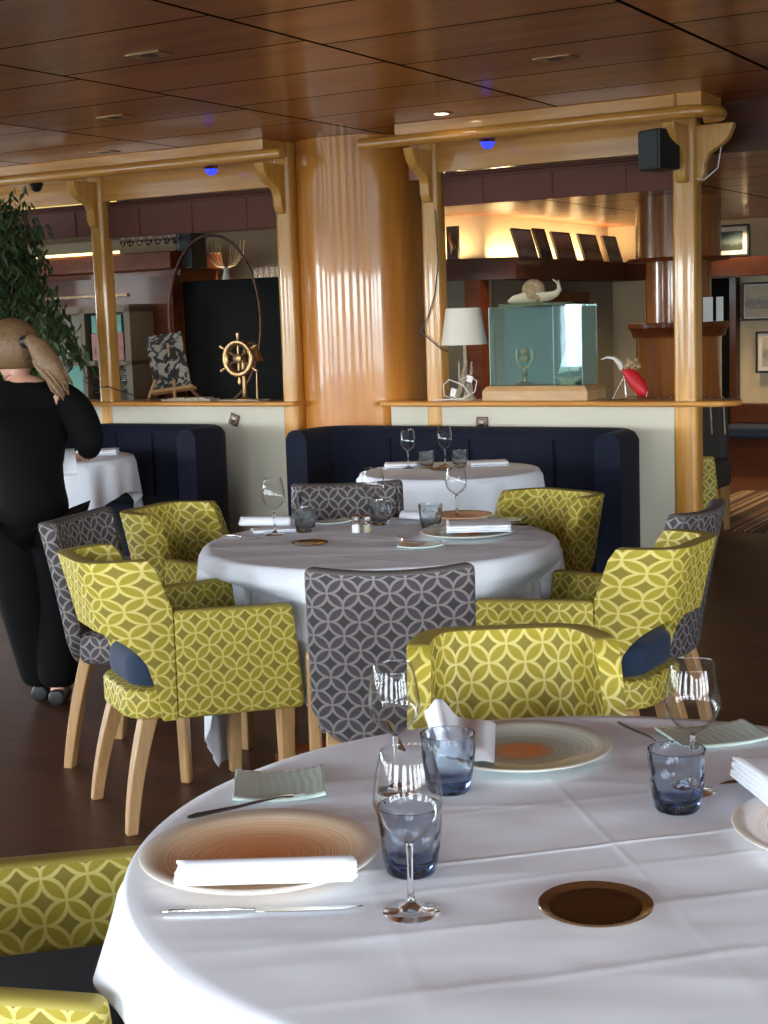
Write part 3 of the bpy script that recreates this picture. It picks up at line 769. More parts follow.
def plate(label, loc, mat, R=.165, group='ringed dinner plates'):
    prof = [(0, .002), (R * .5, .002), (R * .56, 0), (R * .60, .002), (R * .85, .009), (R * .99, .0155), (R, .0175), (R * .985, .0195), (R * .84, .0135), (R * .62, .0075), (R * .5, .0065), (0, .006)]
    return tag(obj('dinner_plate', G().lathe(prof, 96), mat, None, loc=loc, angle=80), label, 'plate', group)
def cloth_roll(name, label, a, b, r, z, group='white napkins'):
    "napkin rolled into a flattened cylinder with a visible spiral edge"
    a = Vector((*a, 0)); b = Vector((*b, 0)); L = (b - a).length; t = thing(name, label, 'napkin', (*((a + b) / 2)[:2], z), atan2(b.y - a.y, b.x - a.x), group)
    v = []; f = []; NT = 96; NL = 18; turns = 2.6
    for i in range(NL + 1):
        x = -L / 2 + L * i / NL
        for k in range(NT + 1):
            th = turns * tau * k / NT; rr = r * (.25 + .75 * k / NT) * (1 + .03 * noise.noise(Vector((x * 20, th, 0))))
            v.append((x + .004 * sin(k * .3) * (1 if i in (0, NL) else 0), rr * cos(th) * 1.15, r * .86 + rr * sin(th) * .86))
    for i in range(NL):
        for k in range(NT): f.append((i * (NT + 1) + k, i * (NT + 1) + k + 1, (i + 1) * (NT + 1) + k + 1, (i + 1) * (NT + 1) + k))
    o = obj('cloth', G().add(v, f), 'napkin', t, angle=80); m = o.modifiers.new('s', 'SOLIDIFY'); m.thickness = .0022
    return t
def folded_napkin(name, label, c, w, d, rot, z, h=.016, layers=3, tilt=0., skew=0., bulge=.006, group='white napkins', curl=0.):
    "flat stack of cloth layers joined at one folded edge"
    t = thing(name, label, 'napkin', (c[0], c[1], z), rot, group)
    t.rotation_euler.x = tilt
    NX, NY = 16, 12; g = G()
    lh = h / layers
    path = []
    for q in range(layers):
        zc = lh * (q + .5)
        ys = [(-.5 + j / NY) * d for j in range(NY + 1)]
        if q % 2: ys = ys[::-1]
        path += [(y * (1 - .02 * q), zc + bulge * (1 - (2 * y / d) ** 2) * (q / layers)) for y in ys]
    v = []; f = []
    for i in range(NX + 1):
        fx = -1 + 2 * i / NX; x = fx * w / 2
        for (y, zz) in path:
            wv = .0015 * noise.noise(Vector((x * 25, y * 25, zz * 100)))
            v.append((x + skew * y, y, zz + wv + curl * max(0, -fx) ** 2))
    n = len(path)
    for i in range(NX):
        for k in range(n - 1): f.append((i * n + k, i * n + k + 1, (i + 1) * n + k + 1, (i + 1) * n + k))
    o = obj('cloth', g.add(v, f), 'napkin', t, angle=80); m = o.modifiers.new('s', 'SOLIDIFY'); m.thickness = lh * .55; m.offset = 0
    return t
def knife(label, a, b, z, group='steel cutlery', L=None, dark=False):
    a = Vector((*a, 0)); b = Vector((*b, 0)); L = (b - a).length
    t = thing('table_knife', label, 'knife', (*((a + b) / 2)[:2], z), atan2(b.y - a.y, b.x - a.x), group)
    g = G(); h = L / 2
    g.tube([(-h, 0, .0035), (-h + .01, 0, .0035), (-h * .3, 0, .0035), (-h * .08, 0, .0035)], [(.003, .005), (.0042, .0082), (.004, .0072), (.003, .0045)], 12)
    obj('handle', g, 'darksteel' if dark else 'steel', t)
    bl = [(-h * .08, -.0045), (h * .3, -.008), (h * .8, -.008), (h, .003), (h * .9, .006), (-h * .08, .006)]
    g = G(); n = len(bl); g.add([(x, y, .0022) for x, y in bl] + [(x, y, .0038) for x, y in bl], [tuple(reversed(range(n))), tuple(range(n, 2 * n))] + [(i, (i + 1) % n, (i + 1) % n + n, i + n) for i in range(n)])
    obj('blade', g, 'steel', t, bev=.0005)
    return t
def fork(label, a, b, z, group='steel cutlery'):
    a = Vector((*a, 0)); b = Vector((*b, 0)); L = (b - a).length; h = L / 2
    t = thing('table_fork', label, 'fork', (*((a + b) / 2)[:2], z), atan2(b.y - a.y, b.x - a.x), group)
    g = G(); g.tube([(-h, 0, .0028), (-h + .012, 0, .003), (-h * .3, 0, .005), (h * .35, 0, .010), (h * .52, 0, .007)], [(.0015, .004), (.002, .0085), (.0018, .005), (.0018, .003), (.0018, .005)], 12)
    obj('handle', g, 'darksteel', t)
    g = G(); g.tube([(h * .50, 0, .0075), (h * .58, 0, .004), (h * .68, 0, .003)], [(.0015, .005), (.0013, .0115), (.0012, .012)], 12)
    for k in range(4):
        y = -.0095 + k * .0063; g.tube([(h * .66, y, .003), (h * .85, y, .0035), (h, y * .95, .008)], [.0014, .0012, .0007], 6)
    obj('tines', g, 'steel', t); return t
def glass_dish(label, c, w, d, rot, z=.7512, group='wavy green glass dishes', mat='green_glass'):
    g = G(); NX, NY = 36, 12; v = []; f = []
    for i in range(NX + 1):
        for j in range(NY + 1):
            x = (-.5 + i / NX) * w; y = (-.5 + j / NY) * d
            fx, fy = x / w * 2, y / d * 2
            z_ = .004 + .007 * abs(fx) ** 2.5 + .0005 * sin(i * 1.9 + j * .35 + sin(j * .8))
            v.append((x, y, z_))
    for i in range(NX):
        for j in range(NY): f.append((i * (NY + 1) + j, (i + 1) * (NY + 1) + j, (i + 1) * (NY + 1) + j + 1, i * (NY + 1) + j + 1))
    o = obj('glass_dish', g.add(v, f), mat, None, loc=(c[0], c[1], z), rotz=rot, angle=25); m = o.modifiers.new('s', 'SOLIDIFY'); m.thickness = .004; m.offset = -1
    return tag(o, label, 'glass dish', group)
def tray(label, c, R, z=.7508):
    t = thing('bronze_tray', label, 'tray', (c[0], c[1], z), 0, 'small dark round trays')
    obj('dish', G().lathe([(0, .001), (R * .8, .001), (R * .97, .006), (R, .008), (R * .985, .0095), (R * .93, .0085), (R * .80, .0045), (R * .78, .004), (0, .004)], 64), 'bronze_rim', t, angle=50)
    obj('base_disc', G().lathe([(0, .0042), (R * .79, .0042), (R * .79, .0052), (0, .0054)], 64), 'bronze', t)
    return t
ZT = .7505
GF, GM, GR = 'wine glasses on the front table', 'wine glasses on the middle table', 'wine glasses on the far table'
wine_glass('nearest wine glass on the front table, in front of a blue tumbler', GF, (.018, 1.806, ZT), .213, .0445)
wine_glass('wine glass behind the nearest one, left of the blue tumbler', GF, (.006, 2.30, ZT), .208, .042)
wine_glass('wine glass at right of the front table behind a blue tumbler', GF, (.470, 2.25, ZT), .208, .0445)
tumbler('blue faceted tumbler behind the nearest wine glass', 'blue tumblers on the front table', (.021, 1.945, ZT), r=.044, h=.094)
tumbler('blue faceted tumbler in front of the folded napkin and green plate', 'blue tumblers on the front table', (.089, 2.29, ZT), r=.044, h=.094)
tumbler('blue faceted tumbler before the right wine glass', 'blue tumblers on the front table', (.428, 2.165, ZT), r=.0435, h=.094)
plate('white plate with orange rings under the rolled napkin', (-.19, 2.005, ZT + .001), 'plate_orange', .168)
plate('pale green plate with small orange centre on the front table', (.222, 2.47, ZT + .001), 'plate_green', .154)
plate('pinkish plate cut off at the right edge of the photo', (.645, 2.02, ZT + .001), 'plate_pink', .165)
cloth_roll('rolled_napkin', 'white rolled napkin lying across the orange ringed plate', (-.288, 1.888), (-.055, 1.885), .0215, ZT + .012)
def draped_napkin(label, tl, tr, br, bl, z):
    t = thing('draped_napkin', label, 'napkin', (tl[0], tl[1], z), 0, 'white napkins'); v = []; f = []; NX, NY = 30, 24
    P_ = [Vector((p[0] - tl[0], p[1] - tl[1], 0)) for p in (tl, tr, br, bl)]
    for sd in (1, 0):
        for i in range(NX + 1):
            for j in range(NY + 1):
                a, b = i / NX, j / NY; p = P_[0].lerp(P_[1], a).lerp(P_[3].lerp(P_[2], a), b)
                hgt = .004 + .034 * math.exp(-((a - .22) / .20) ** 2) * (1 - .45 * b) + .012 * math.exp(-((a - .8) / .13) ** 2) * b + .003 * sin(9 * a + 4 * b)
                e = min(1., 8 * min(a, 1 - a, b, 1 - b)); v.append((p.x, p.y, hgt * (.35 + .65 * e) + (.004 * e if sd else -.002 * e)))
    n1 = (NX + 1) * (NY + 1)
    for i in range(NX):
        for j in range(NY):
            q = (i * (NY + 1) + j, (i + 1) * (NY + 1) + j, (i + 1) * (NY + 1) + j + 1, i * (NY + 1) + j + 1); f.append(q); f.append(tuple(n1 + k for k in reversed(q)))
    obj('cloth', G().add(v, f), 'napkin', t, angle=80)
draped_napkin('white napkin draped over the left rim of the green plate', (.062, 2.70), (.190, 2.62), (.168, 2.37), (.075, 2.40), ZT + .016)
folded_napkin('folded_napkin', 'thick folded white napkin on the pinkish plate at the right edge', (.655, 2.15), .22, .22, radians(2), ZT + .018, .036, 5, skew=-.10)
fork('fork above the orange ringed plate, below the green glass dish', (-.316, 2.195), (-.109, 2.290), ZT)
knife('steel knife in front of the orange ringed plate', (-.300, 1.820), (-.043, 1.822), ZT)
fork('curved dark fork right of the green plate', (.416, 2.64), (.47, 2.46), ZT)
knife('knife with dark tip poking from under the right napkin', (.70, 2.30), (.515, 2.272), ZT, dark=True)
knife('dark cutlery handle just behind the second wine glass', (-.006, 2.69), (.02, 2.50), ZT, dark=True)
glass_dish('wavy green glass dish left on the front table, above the fork', (-.185, 2.335), .145, .155, radians(4))
glass_dish('wavy green glass dish right on the front table behind the wine glass', (.565, 2.535), .17, .12, radians(12))
tray('dark bronze round tray on the front table', (.251, 1.795), .073)
# middle table
wine_glass('wine glass at left of the middle table beside the rolled napkin', GM, (-.39, 5.225, ZT), .205, .041)
wine_glass('wine glass in the centre of the middle table behind a tumbler', GM, (-.035, 5.47, ZT), .205, .041)
wine_glass('wine glass at right of the middle table behind a tumbler', GM, (.272, 5.50, ZT), .205, .041)
for p, lab in (((-.285, 5.277), 'smoky tumbler left on the middle table, right of the left wine glass'), ((-.015, 5.40), 'smoky tumbler in the centre of the middle table near the shakers'), ((.166, 5.26), 'smoky tumbler right on the middle table beside the folded napkin')):
    tumbler(lab, 'smoky tumblers on the middle table', (*p, ZT), 'smoke', .043, .088)
for p, m_, lab in (((-.102, 5.208), 'salt', 'glass salt shaker on the middle table, the left one'), ((-.060, 5.199), 'pepper', 'glass pepper shaker on the middle table, the right one')):
    t = thing('shaker', lab, 'shaker', (*p, ZT), 0, 'salt and pepper shakers')
    obj('jar', G().lathe([(0, 0), (.016, 0), (.0165, .004), (.015, .04), (.013, .048)], 12), 'wineglass', t)
    obj('filling', G().lathe([(0, .002), (.0135, .002), (.0135, .03), (0, .031)], 12), m_, t)
    obj('cap', G().lathe([(.0145, .047), (.0145, .060), (.010, .066), (0, .067)], 16), 'steel', t)
tray('dark bronze round tray on the middle table', (-.254, 4.965), .063)
cloth_roll('rolled_napkin', 'white rolled napkin at the left of the middle table', (-.53, 5.44), (-.34, 5.40), .024, ZT + .002)
folded_napkin('folded_napkin', 'white napkin folded under the left wine glass on the middle table', (-.40, 5.33), .16, .1, .2, ZT, .01, 2)
plate('pale plate under the folded napkin on the middle table', (.285, 5.05, ZT + .001), 'plate_green', .165)
folded_napkin('folded_napkin', 'flat folded white napkin on the middle table plate', (.325, 5.09), .22, .20, radians(-3), ZT + .018, .022, 4)
plate('orange plate at the back of the middle table', (.29, 5.47, ZT + .001), 'plate_orange', .115)
cloth_roll('rolled_napkin', 'small curled white napkin beside the middle table centre glass', (.07, 5.50), (.17, 5.42), .022, ZT + .002)
knife('knife left of the plate on the middle table', (.045, 5.07), (.075, 4.90), ZT)
fork('fork tip showing right of the plate on the middle table', (.50, 5.12), (.40, 5.10), ZT + .018)
glass_dish('wavy glass dish at the front of the middle table', (.115, 4.85), .15, .10, 0)
glass_dish('wavy glass dish at the right rear of the middle table', (.45, 5.42), .13, .1, -.3)
glass_dish('wavy glass dish at the left rear of the middle table', (-.20, 5.50), .14, .1, .3)
knife('knife at the left rear of the middle table', (-.58, 5.22), (-.42, 5.14), ZT)
# far table
wine_glass('left wine glass on the far table in the right booth', GR, (.13, 7.42, ZT), .20, .04)
wine_glass('right wine glass on the far table in the right booth', GR, (.318, 7.48, ZT), .20, .04)
tumbler('left smoky tumbler on the far table between the two glasses', 'smoky tumblers on the far table', (.220, 7.40, ZT), 'smoke')
tumbler('right smoky tumbler on the far table, right of both glasses', 'smoky tumblers on the far table', (.388, 7.40, ZT), 'smoke')
folded_napkin('folded_napkin', 'white folded napkin at left on the far table', (.10, 7.5), .17, .12, -.1, ZT, .022, 3)
folded_napkin('folded_napkin', 'white folded napkin at right on the far table', (.53, 7.45), .19, .14, .1, ZT, .022, 3)
tray('dark round tray on the far table between the tumblers', (.29, 7.28), .06)
folded_napkin('folded_napkin', 'white folded napkin on the table beside the woman', (-1.70, 8.86), .24, .2, .1, ZT, .03, 4)

#SECTION ledge objects
LZ = 1.0225
def wthing(name, label, cat, x, n, z, group=None): return thing(name, label, cat, W(x, n, z), RW, group)
# table lamp with driftwood foot
t = wthing('table_lamp', 'table lamp with white tapered shade on a driftwood foot', 'lamp', -3.875, 7.6, LZ)
obj('lamp_shade', G().lathe([(.128, .315), (.132, .315), (.10, .522), (.096, .522)], 40, closed=True), 'shade', t, angle=80)
obj('pole', G().tube([(0, 0, .10), (.005, 0, .2), (0, 0, .42)], [.014, .011, .008], 10), 'drift', t)
g = G(); g.lathe([(0, 0), (.07, 0), (.065, .015), (0, .02)], 20)
rd = random.Random(4)
for k in range(14):
    a = rd.random() * tau; g.tube([(.06 * cos(a), .05 * sin(a), .01), (.03 * cos(a + .6), .03 * sin(a + .6), .07 + rd.random() * .05), (.045 * cos(a + 1.2), .03 * sin(a + 1.2), .13 + rd.random() * .1)], [.012, .01, .004], 7)
obj('driftwood_foot', g, 'drift', t)
gg = G(); gg.tube([(-.05, -.05, .008), (-.10, -.07, .03), (-.12, -.04, .09), (-.07, -.06, .12), (.02, -.07, .09), (.06, -.07, .04), (.02, -.08, .01), (-.12, -.09, .006), (-.17, -.07, .004)], .0035, 7)
gg.tube([(.03, -.05, .02), (.09, -.06, .05), (.10, -.05, .11), (.05, -.05, .14), (.0, -.06, .12)], .003, 7)
gg.box(-.06, -.025, -.095, -.08, .012, .06, Matrix.Rotation(.3, 4, 'Y')); obj('cable', gg, 'cable', t)
gg = G(); gg.box(.01, .045, -.075, -.070, .12, .155, Matrix.Rotation(.3, 4, 'Y')); obj('price_tag', gg, 'white', t, smooth=False)
# glass display case
t = wthing('display_case', 'glass display case on an oak plinth standing on the ledge', 'display case', -3.40, 7.63, LZ)
g = G(); g.add([(x * sx, y * sy, z) for z, x, y in ((0, .345, .135), (.055, .345, .135), (.082, .322, .118)) for sx, sy in ((-1, -1), (1, -1), (1, 1), (-1, 1))],
    [(3, 2, 1, 0), (8, 9, 10, 11)] + [(b + i, b + (i + 1) % 4, b + 4 + (i + 1) % 4, b + 4 + i) for b in (0, 4) for i in range(4)])
obj('plinth', g, 'oak', t, smooth=False, bev=.004)
for (x0, x1, y0, y1) in ((-.30, .30, -.105, -.101), (-.30, .30, .101, .105), (-.304, -.300, -.105, .105), (.300, .304, -.105, .105)):
    obj('glass_pane', G().box(x0, x1, y0, y1, .083, .515), 'caseglass', t, smooth=False)
obj('glass_top', G().box(-.305, .305, -.106, .106, .516, .521), 'caseglass', t, smooth=False)
obj('back_panel', G().box(-.295, .295, .088, .096, .084, .512), 'teal', t, smooth=False).data.materials[0] = plain('case_back', (.10, .16, .16), .5)
me_ = plain('glass_edge', (.25, .42, .38), .2)
for x in (-.301, .301, .12): obj('edge_strip', G().box(x - .002, x + .002, -.107, -.104, .083, .518), me_, t, smooth=False)
t.scale.x = .92
t = wthing('brass_instrument', 'small brass marine instrument inside the glass case', 'ornament', -3.50, 7.60, LZ + .084)
obj('base', G().lathe([(0, 0), (.045, 0), (.04, .012), (.015, .02), (.01, .05), (.02, .06), (.01, .07), (.01, .09)], 20), 'brass', t)
g = G(); g.tube([(-.045, 0, .2), (-.05, 0, .15), (-.03, 0, .105), (0, 0, .09), (.03, 0, .105), (.05, 0, .15), (.045, 0, .2)], .006, 8); g.sphere((0, 0, .15), .028)
obj('yoke', g, 'brass', t); obj('lens', G().lathe([(.02, .175), (.024, .2), (.02, .205), (0, .205)], 16), 'brass', t)
t = wthing('model_boat', 'small pale model sailing boat inside the right of the glass case', 'model boat', -3.24, 7.62, LZ + .084)
g = G(); g.tube([(-.09, 0, .04), (-.05, 0, .028), (0, 0, .024), (.06, 0, .03), (.10, 0, .05)], [(.004, .004), (.016, .018), (.02, .022), (.014, .016), (.003, .003)], 12); obj('hull', g, 'drift', t)
g = G(); g.tube([(0, 0, .03), (0, 0, .28)], .003, 6); g.tube([(-.06, 0, .07), (.05, 0, .07)], .002, 6); obj('mast', g, 'oak', t)
g = G(); g.add([(.004, -.001, .27), (.06, .004, .075), (.004, -.001, .075)], [(0, 1, 2)]); g.add([(-.004, 0, .24), (-.07, .004, .06), (-.004, 0, .07)], [(0, 1, 2)])
o = obj('sail', g, 'shade', t, smooth=False); m = o.modifiers.new('s', 'SOLIDIFY'); m.thickness = .0015
obj('stand', G().box(-.04, .04, -.02, .02, 0, .012), 'oak', t, smooth=False)
# carved snail on a green mat
t = wthing('snail_sculpture', 'cream snail sculpture with brown shell on top of the glass case', 'sculpture', -3.43, 7.62, LZ + .5215)
g = G(); n = 26; v = [(cos(tau * k / n) * (.22 + .012 * sin(5 * k)), sin(tau * k / n) * .08, z) for z in (0, .014) for k in range(n)]
g.add(v, [tuple(reversed(range(n))), tuple(range(n, 2 * n))] + [(i, (i + 1) % n, (i + 1) % n + n, i + n) for i in range(n)]); obj('mat', g, 'moss', t)
g = G(); g.tube([(-.17, 0, .026), (-.13, 0, .036), (-.06, 0, .045), (.02, 0, .045), (.08, 0, .05), (.12, 0, .062), (.14, 0, .085), (.135, 0, .11)], [(.006, .01), (.013, .03), (.018, .04), (.018, .04), (.016, .03), (.013, .02), (.011, .014), (.009, .009)], 14)
g.tube([(.135, 0, .11), (.12, -.01, .13), (.105, -.012, .14)], [.006, .004, .003], 8); g.tube([(.137, 0, .11), (.128, .012, .135)], [.006, .003], 8); obj('body', g, 'napkin', t).data.materials[0] = plain('cream_ceramic', (.62, .55, .38), .5)
g = G()
sp = []
for k in range(60):
    a = k / 59 * tau * 2.2; r = .018 + .026 * (k / 59) ** 1.2; sp.append((-.02 + r * cos(-a), 0, .085 + r * sin(-a) * .85))
rads = [.012 + .020 * k / 59 for k in range(60)]
g.tube(sp, [(r, r * 1.1) for r in rads], 12); g.sphere((-.02, 0, .08), (.06, .04, .05)); obj('shell', g, 'straw', t)
# red bird on wire stand
t = wthing('bird_ornament', 'red bodied bird ornament with long pale beak on a wire easel', 'ornament', -2.885, 7.6, LZ)
g = G(); g.tube([(-.03, 0, .17), (-.01, 0, .155), (.02, 0, .12), (.055, 0, .075), (.085, 0, .035), (.10, 0, .02)], [(.014, .014), (.030, .026), (.04, .035), (.042, .036), (.03, .028), (.006, .01)], 16); obj('body', g, 'red', t)
g = G(); g.tube([(-.035, 0, .165), (-.055, 0, .20), (-.085, 0, .225), (-.125, 0, .23), (-.16, 0, .218)], [(.017, .017), (.016, .014), (.010, .009), (.006, .006), (.002, .002)], 12); obj('beak', g, 'shade', t)
g = G()
for k in range(9): g.sphere((-.01 + .012 * (k % 3) + .004 * k, -.02 + .018 * (k // 3), .18 + .010 * ((k * 5) % 4)), .018, seg=8, rings=6)
obj('feather_tuft', g, 'straw', t)
g = G(); g.tube([(-.08, -.04, .003), (-.015, -.03, .13), (.0, -.04, .003)], .0028, 6); g.tube([(-.03, -.045, .003), (.03, -.05, .02), (.11, -.04, .012), (.115, -.03, .045)], .0028, 6); g.tube([(-.015, .03, .13), (.02, .07, .003)], .0028, 6)
obj('wire_stand', g, 'steel', t)
# brass ship wheel ornament with bell
t = wthing('ship_wheel_ornament', 'small brass ship wheel ornament with bell on the left ledge', 'ornament', -5.42, 7.6, LZ)
zc = .235
t.scale = (1.12,) * 3
g = G(); R_ = .085
g.tube([(R_ * cos(tau * k / 36), -.045, zc + R_ * sin(tau * k / 36)) for k in range(37)], [(.016, .020)] * 37, 10, cap=False); obj('rim', g, 'brass', t)
for k in range(6):
    a = tau * k / 6 + pi / 2; g = G(); d = Vector((cos(a), 0, sin(a))); c = Vector((0, -.045, zc))
    g.tube([c + d * .02, c + d * .05, c + d * .075], [.006, .008, .006], 8); g.tube([c + d * .09, c + d * .105, c + d * .125, c + d * .14, c + d * .147], [.005, .006, .010, .009, .002], 10); obj('spoke', g, 'brass', t)
g = G(); g.lathe([(0, -.018), (.026, -.018), (.026, .012), (.012, .018), (0, .02)], 20, Matrix.Translation((0, -.05, zc)) @ Matrix.Rotation(pi / 2, 4, 'X')); obj('hub', g, 'brass', t)
g = G(); g.lathe([(0, 0), (.05, 0), (.05, .008), (.02, .014), (.012, .03), (.011, .12), (.014, zc)], 20); obj('column', g, 'brass', t)
g = G(); g.box(-.15, .13, -.05, .05, 0, .006); obj('base_plate', g, 'drift', t, smooth=False, bev=.002)
g = G(); g.tube([(.07, .02, .006), (.072, .02, .15), (.06, .02, .22)], [.006, .004, .004], 8); g.tube([(.02, .02, .30), (.045, .02, .325), (.08, .02, .30)], .007, 8); g.tube([(.0, 0, zc), (.01, .01, .30), (.02, .02, .30)], .008, 8); obj('bracket', g, 'brass', t)
obj('bell', G().lathe([(.045, .215), (.040, .222), (.030, .245), (.024, .275), (.014, .292), (0, .296)], 24, Matrix.Translation((.07, .02, 0))), 'brass', t)
# sockets, speaker, spots
for x, z, r, lab in ((-5.47, .905, .35, 'dark diamond shaped wall switch on the cream panel below the ship wheel'), (-3.745, .895, 0., 'dark square wall socket on the cream panel below the glass case')):
    t = wthing('wall_socket', lab, 'wall socket', x, DN - .05, z, 'dark wall sockets')
    M_ = Matrix.Rotation(r, 4, 'Y'); obj('plate', G().box(-.036, .036, -.014, 0, -.036, .036, M_), 'darksteel', t, smooth=False, bev=.004)
    obj('insert', G().lathe([(0, 0), (.016, 0), (.018, .004), (0, .006)], 16, Matrix.Translation((0, -.012, 0)) @ Matrix.Rotation(pi / 2, 4, 'X')), 'darksteel', t)
t = wthing('wall_speaker', 'small black loudspeaker fixed to the top of the end post', 'speaker', -2.63, 7.36, 2.20)
obj('cabinet', G().box(-.075, .075, -.06, .09, 0, .20, Matrix.Rotation(-.45, 4, 'Z')), 'black', t, smooth=False, bev=.008)
obj('grille', G().box(-.066, .066, -.068, -.0605, .01, .19, Matrix.Rotation(-.45, 4, 'Z')), 'speaker_grille', t, smooth=False, bev=.002)
obj('bracket', G().tube([(0.02, .05, .1), (.09, .20, .1)], .012, 8), 'black', t)
t = tag(wobj('speaker_cable', G().tube([(-2.33, 7.46, 2.30), (-2.36, 7.5, 2.20), (-2.44, 7.53, 2.15), (-2.485, 7.55, 2.16)], .003, 8), 'cable'), 'thin white cable hanging in a loop beside the end post', 'cable')
tag(wobj('lamp_cable', G().tube([(-4.0, 7.53, 2.1), (-3.985, 7.52, 1.8), (-4.02, 7.53, 1.62), (-4.07, 7.535, 1.5), (-4.12, 7.53, 1.42), (-4.0, 7.525, 1.33), (-3.95, 7.54, 1.30)], .004, 6), 'black'), 'thin dark cable running down the post left of the table lamp', 'cable')
tag(wobj('power_cable', G().tube([(-6.66, 7.52, 1.16), (-6.57, 7.5, 1.11), (-6.44, 7.5, 1.12), (-6.40, 7.53, 1.10), (-6.2, 7.55, 1.04), (-5.9, 7.58, 1.03)], .004, 6), 'black'), 'thin dark cable around the foot of the left pine post', 'cable')
def spot(x, lit, lab):
    t = wthing('spotlight', lab, 'spotlight', x, 7.40, 2.40, 'small spotlights under the beam')
    obj('housing', G().lathe([(0, .075), (.03, .07), (.042, .05), (.046, .03), (.042, .026), (0, .026)], 24), 'steel' if lit else 'black', t)
    obj('lens', G().lathe([(.040, .026), (.032, .006), (.018, -.006), (0, -.01)], 24), 'bluebulb' if lit else 'black', t)
spot(-3.60, True, 'blue glowing spotlight under the right beam'); spot(-5.45, True, 'blue glowing spotlight under the left beam'); spot(-6.86, False, 'dark unlit spotlight at the far left of the beam')
for x, n, k in ((-3.78, 4.76, 0), (-5.02, 6.02, 0), (-6.06, 7.15, 0), (-2.56, 5.93, 0), (-3.72, 7.1, 1)):
    lab = {(-3.78): 'ceiling fitting nearest the viewer at upper left', -5.02: 'ceiling fitting in the middle of the left row', -6.06: 'ceiling fitting nearest the left beam', -2.56: 'ceiling fitting at upper right', -3.72: 'lit ceiling downlight just before the right beam'}[x]
    t = wthing('ceiling_downlight', lab, 'ceiling light', x, n, CZ, 'recessed ceiling fittings')
    obj('frame', G().lathe([(.062, 0), (.062, -.006), (.04, -.006), (.04, 0)], 24, closed=True) if k else G().box(-.085, .085, -.05, .05, -.006, 0), 'brass', t, bev=.002)
    obj('lens', G().lathe([(0, -.003), (.035, -.003), (.035, -.001), (0, 0)], 20, Matrix.Translation((0, 0, -.004 if not k else 0))), 'bulb' if k else 'black', t)

#SECTION back saloon
P1, P2, P3 = (-5.67, 10.8), (-5.35, 10.9), (-5.40, 13.7)
def wall_seg(name, a, b, mat, z0=0., z1=BZ, th=.1):
    a = Vector((*a, 0)); b = Vector((*b, 0)); d = (b - a).normalized(); nn_ = Vector((-d.y, d.x, 0)) * th
    q = [a, b, b + nn_, a + nn_]
    return struct(wobj(name, G().add([(p.x, p.y, z) for z in (z0, z1) for p in q], [(3, 2, 1, 0), (4, 5, 6, 7)] + [(i, (i + 1) % 4, (i + 1) % 4 + 4, i + 4) for i in range(4)]), mat, smooth=False))
wall_seg('wall_saloon_left', (-11, 10.85), P1, 'cream_far'); wall_seg('wall_saloon_corner', P1, P2, 'cream_far'); wall_seg('wall_saloon_side', P2, P3, 'cream_far'); wall_seg('wall_saloon_back', P3, (5, 13.7), 'cream_far')
# deep mahogany shelf running round the saloon
def shelf_seg(name, pts, z1=1.95, h=.17, depth=.30):
    g = G(); n = len(pts); v = []
    for i, (x, y) in enumerate(pts):
        a = Vector(pts[max(i - 1, 0)]); b = Vector(pts[min(i + 1, n - 1)])
        d = (b - a).normalized(); nn_ = Vector((d.y, -d.x))
        for off, z in ((0, z1 - h), (depth, z1 - h), (depth, z1), (0, z1)): v.append((x + nn_.x * off, y + nn_.y * off, z))
    f = [(0, 1, 2, 3), tuple((n - 1) * 4 + k for k in (3, 2, 1, 0))]
    for i in range(n - 1):
        for k in range(4): f.append((i * 4 + k, (i + 1) * 4 + k, (i + 1) * 4 + (k + 1) % 4, i * 4 + (k + 1) % 4))
    return wobj(name, g.add(v, f), 'mahog_dark', smooth=False)
tag(shelf_seg('wall_shelf', [(-5.95, 10.75), P2, P3]), 'deep mahogany shelf carrying the leaning pictures', 'shelf', 'mahogany wall shelves')
tag(shelf_seg('wall_shelf', [(-5.1, 13.7), (1.5, 13.7)]), 'mahogany shelf at far right behind the round wooden counter', 'shelf', 'mahogany wall shelves')
# lower wall panels and dark framed panel
struct(wobj('trim_10', G().box(-5.335, -5.32, 11.0, 13.6, .0, 1.78), 'grey_panel', smooth=False))
struct(wobj('trim_11', G().box(-5.9, -5.34, 10.74, 10.80, 0, 1.78), 'grey_panel', smooth=False))
struct(wobj('trim_12', G().box(-5.44, -5.30, 10.70, 10.86, 0, 1.78), 'mahog', smooth=False))
t = thing('wall_screen', 'dark wooden framed screen on the saloon wall behind the glass case', 'screen', W(-5.31, 12.25, .55), RW)
g = G(); y0, y1, z1 = -.62, .62, 1.13
for a, b, c, d in ((y0, y1, z1 - .09, z1), (y0, y1, 0, .09), (y0, y0 + .09, .09, z1 - .09), (y1 - .09, y1, .09, z1 - .09)): g.box(0, .05, a, b, c, d)
obj('frame', g, 'mahog', t, smooth=False); obj('panel', G().box(.0, .02, y0 + .09, y1 - .09, .09, z1 - .09), 'screen', t, smooth=False)
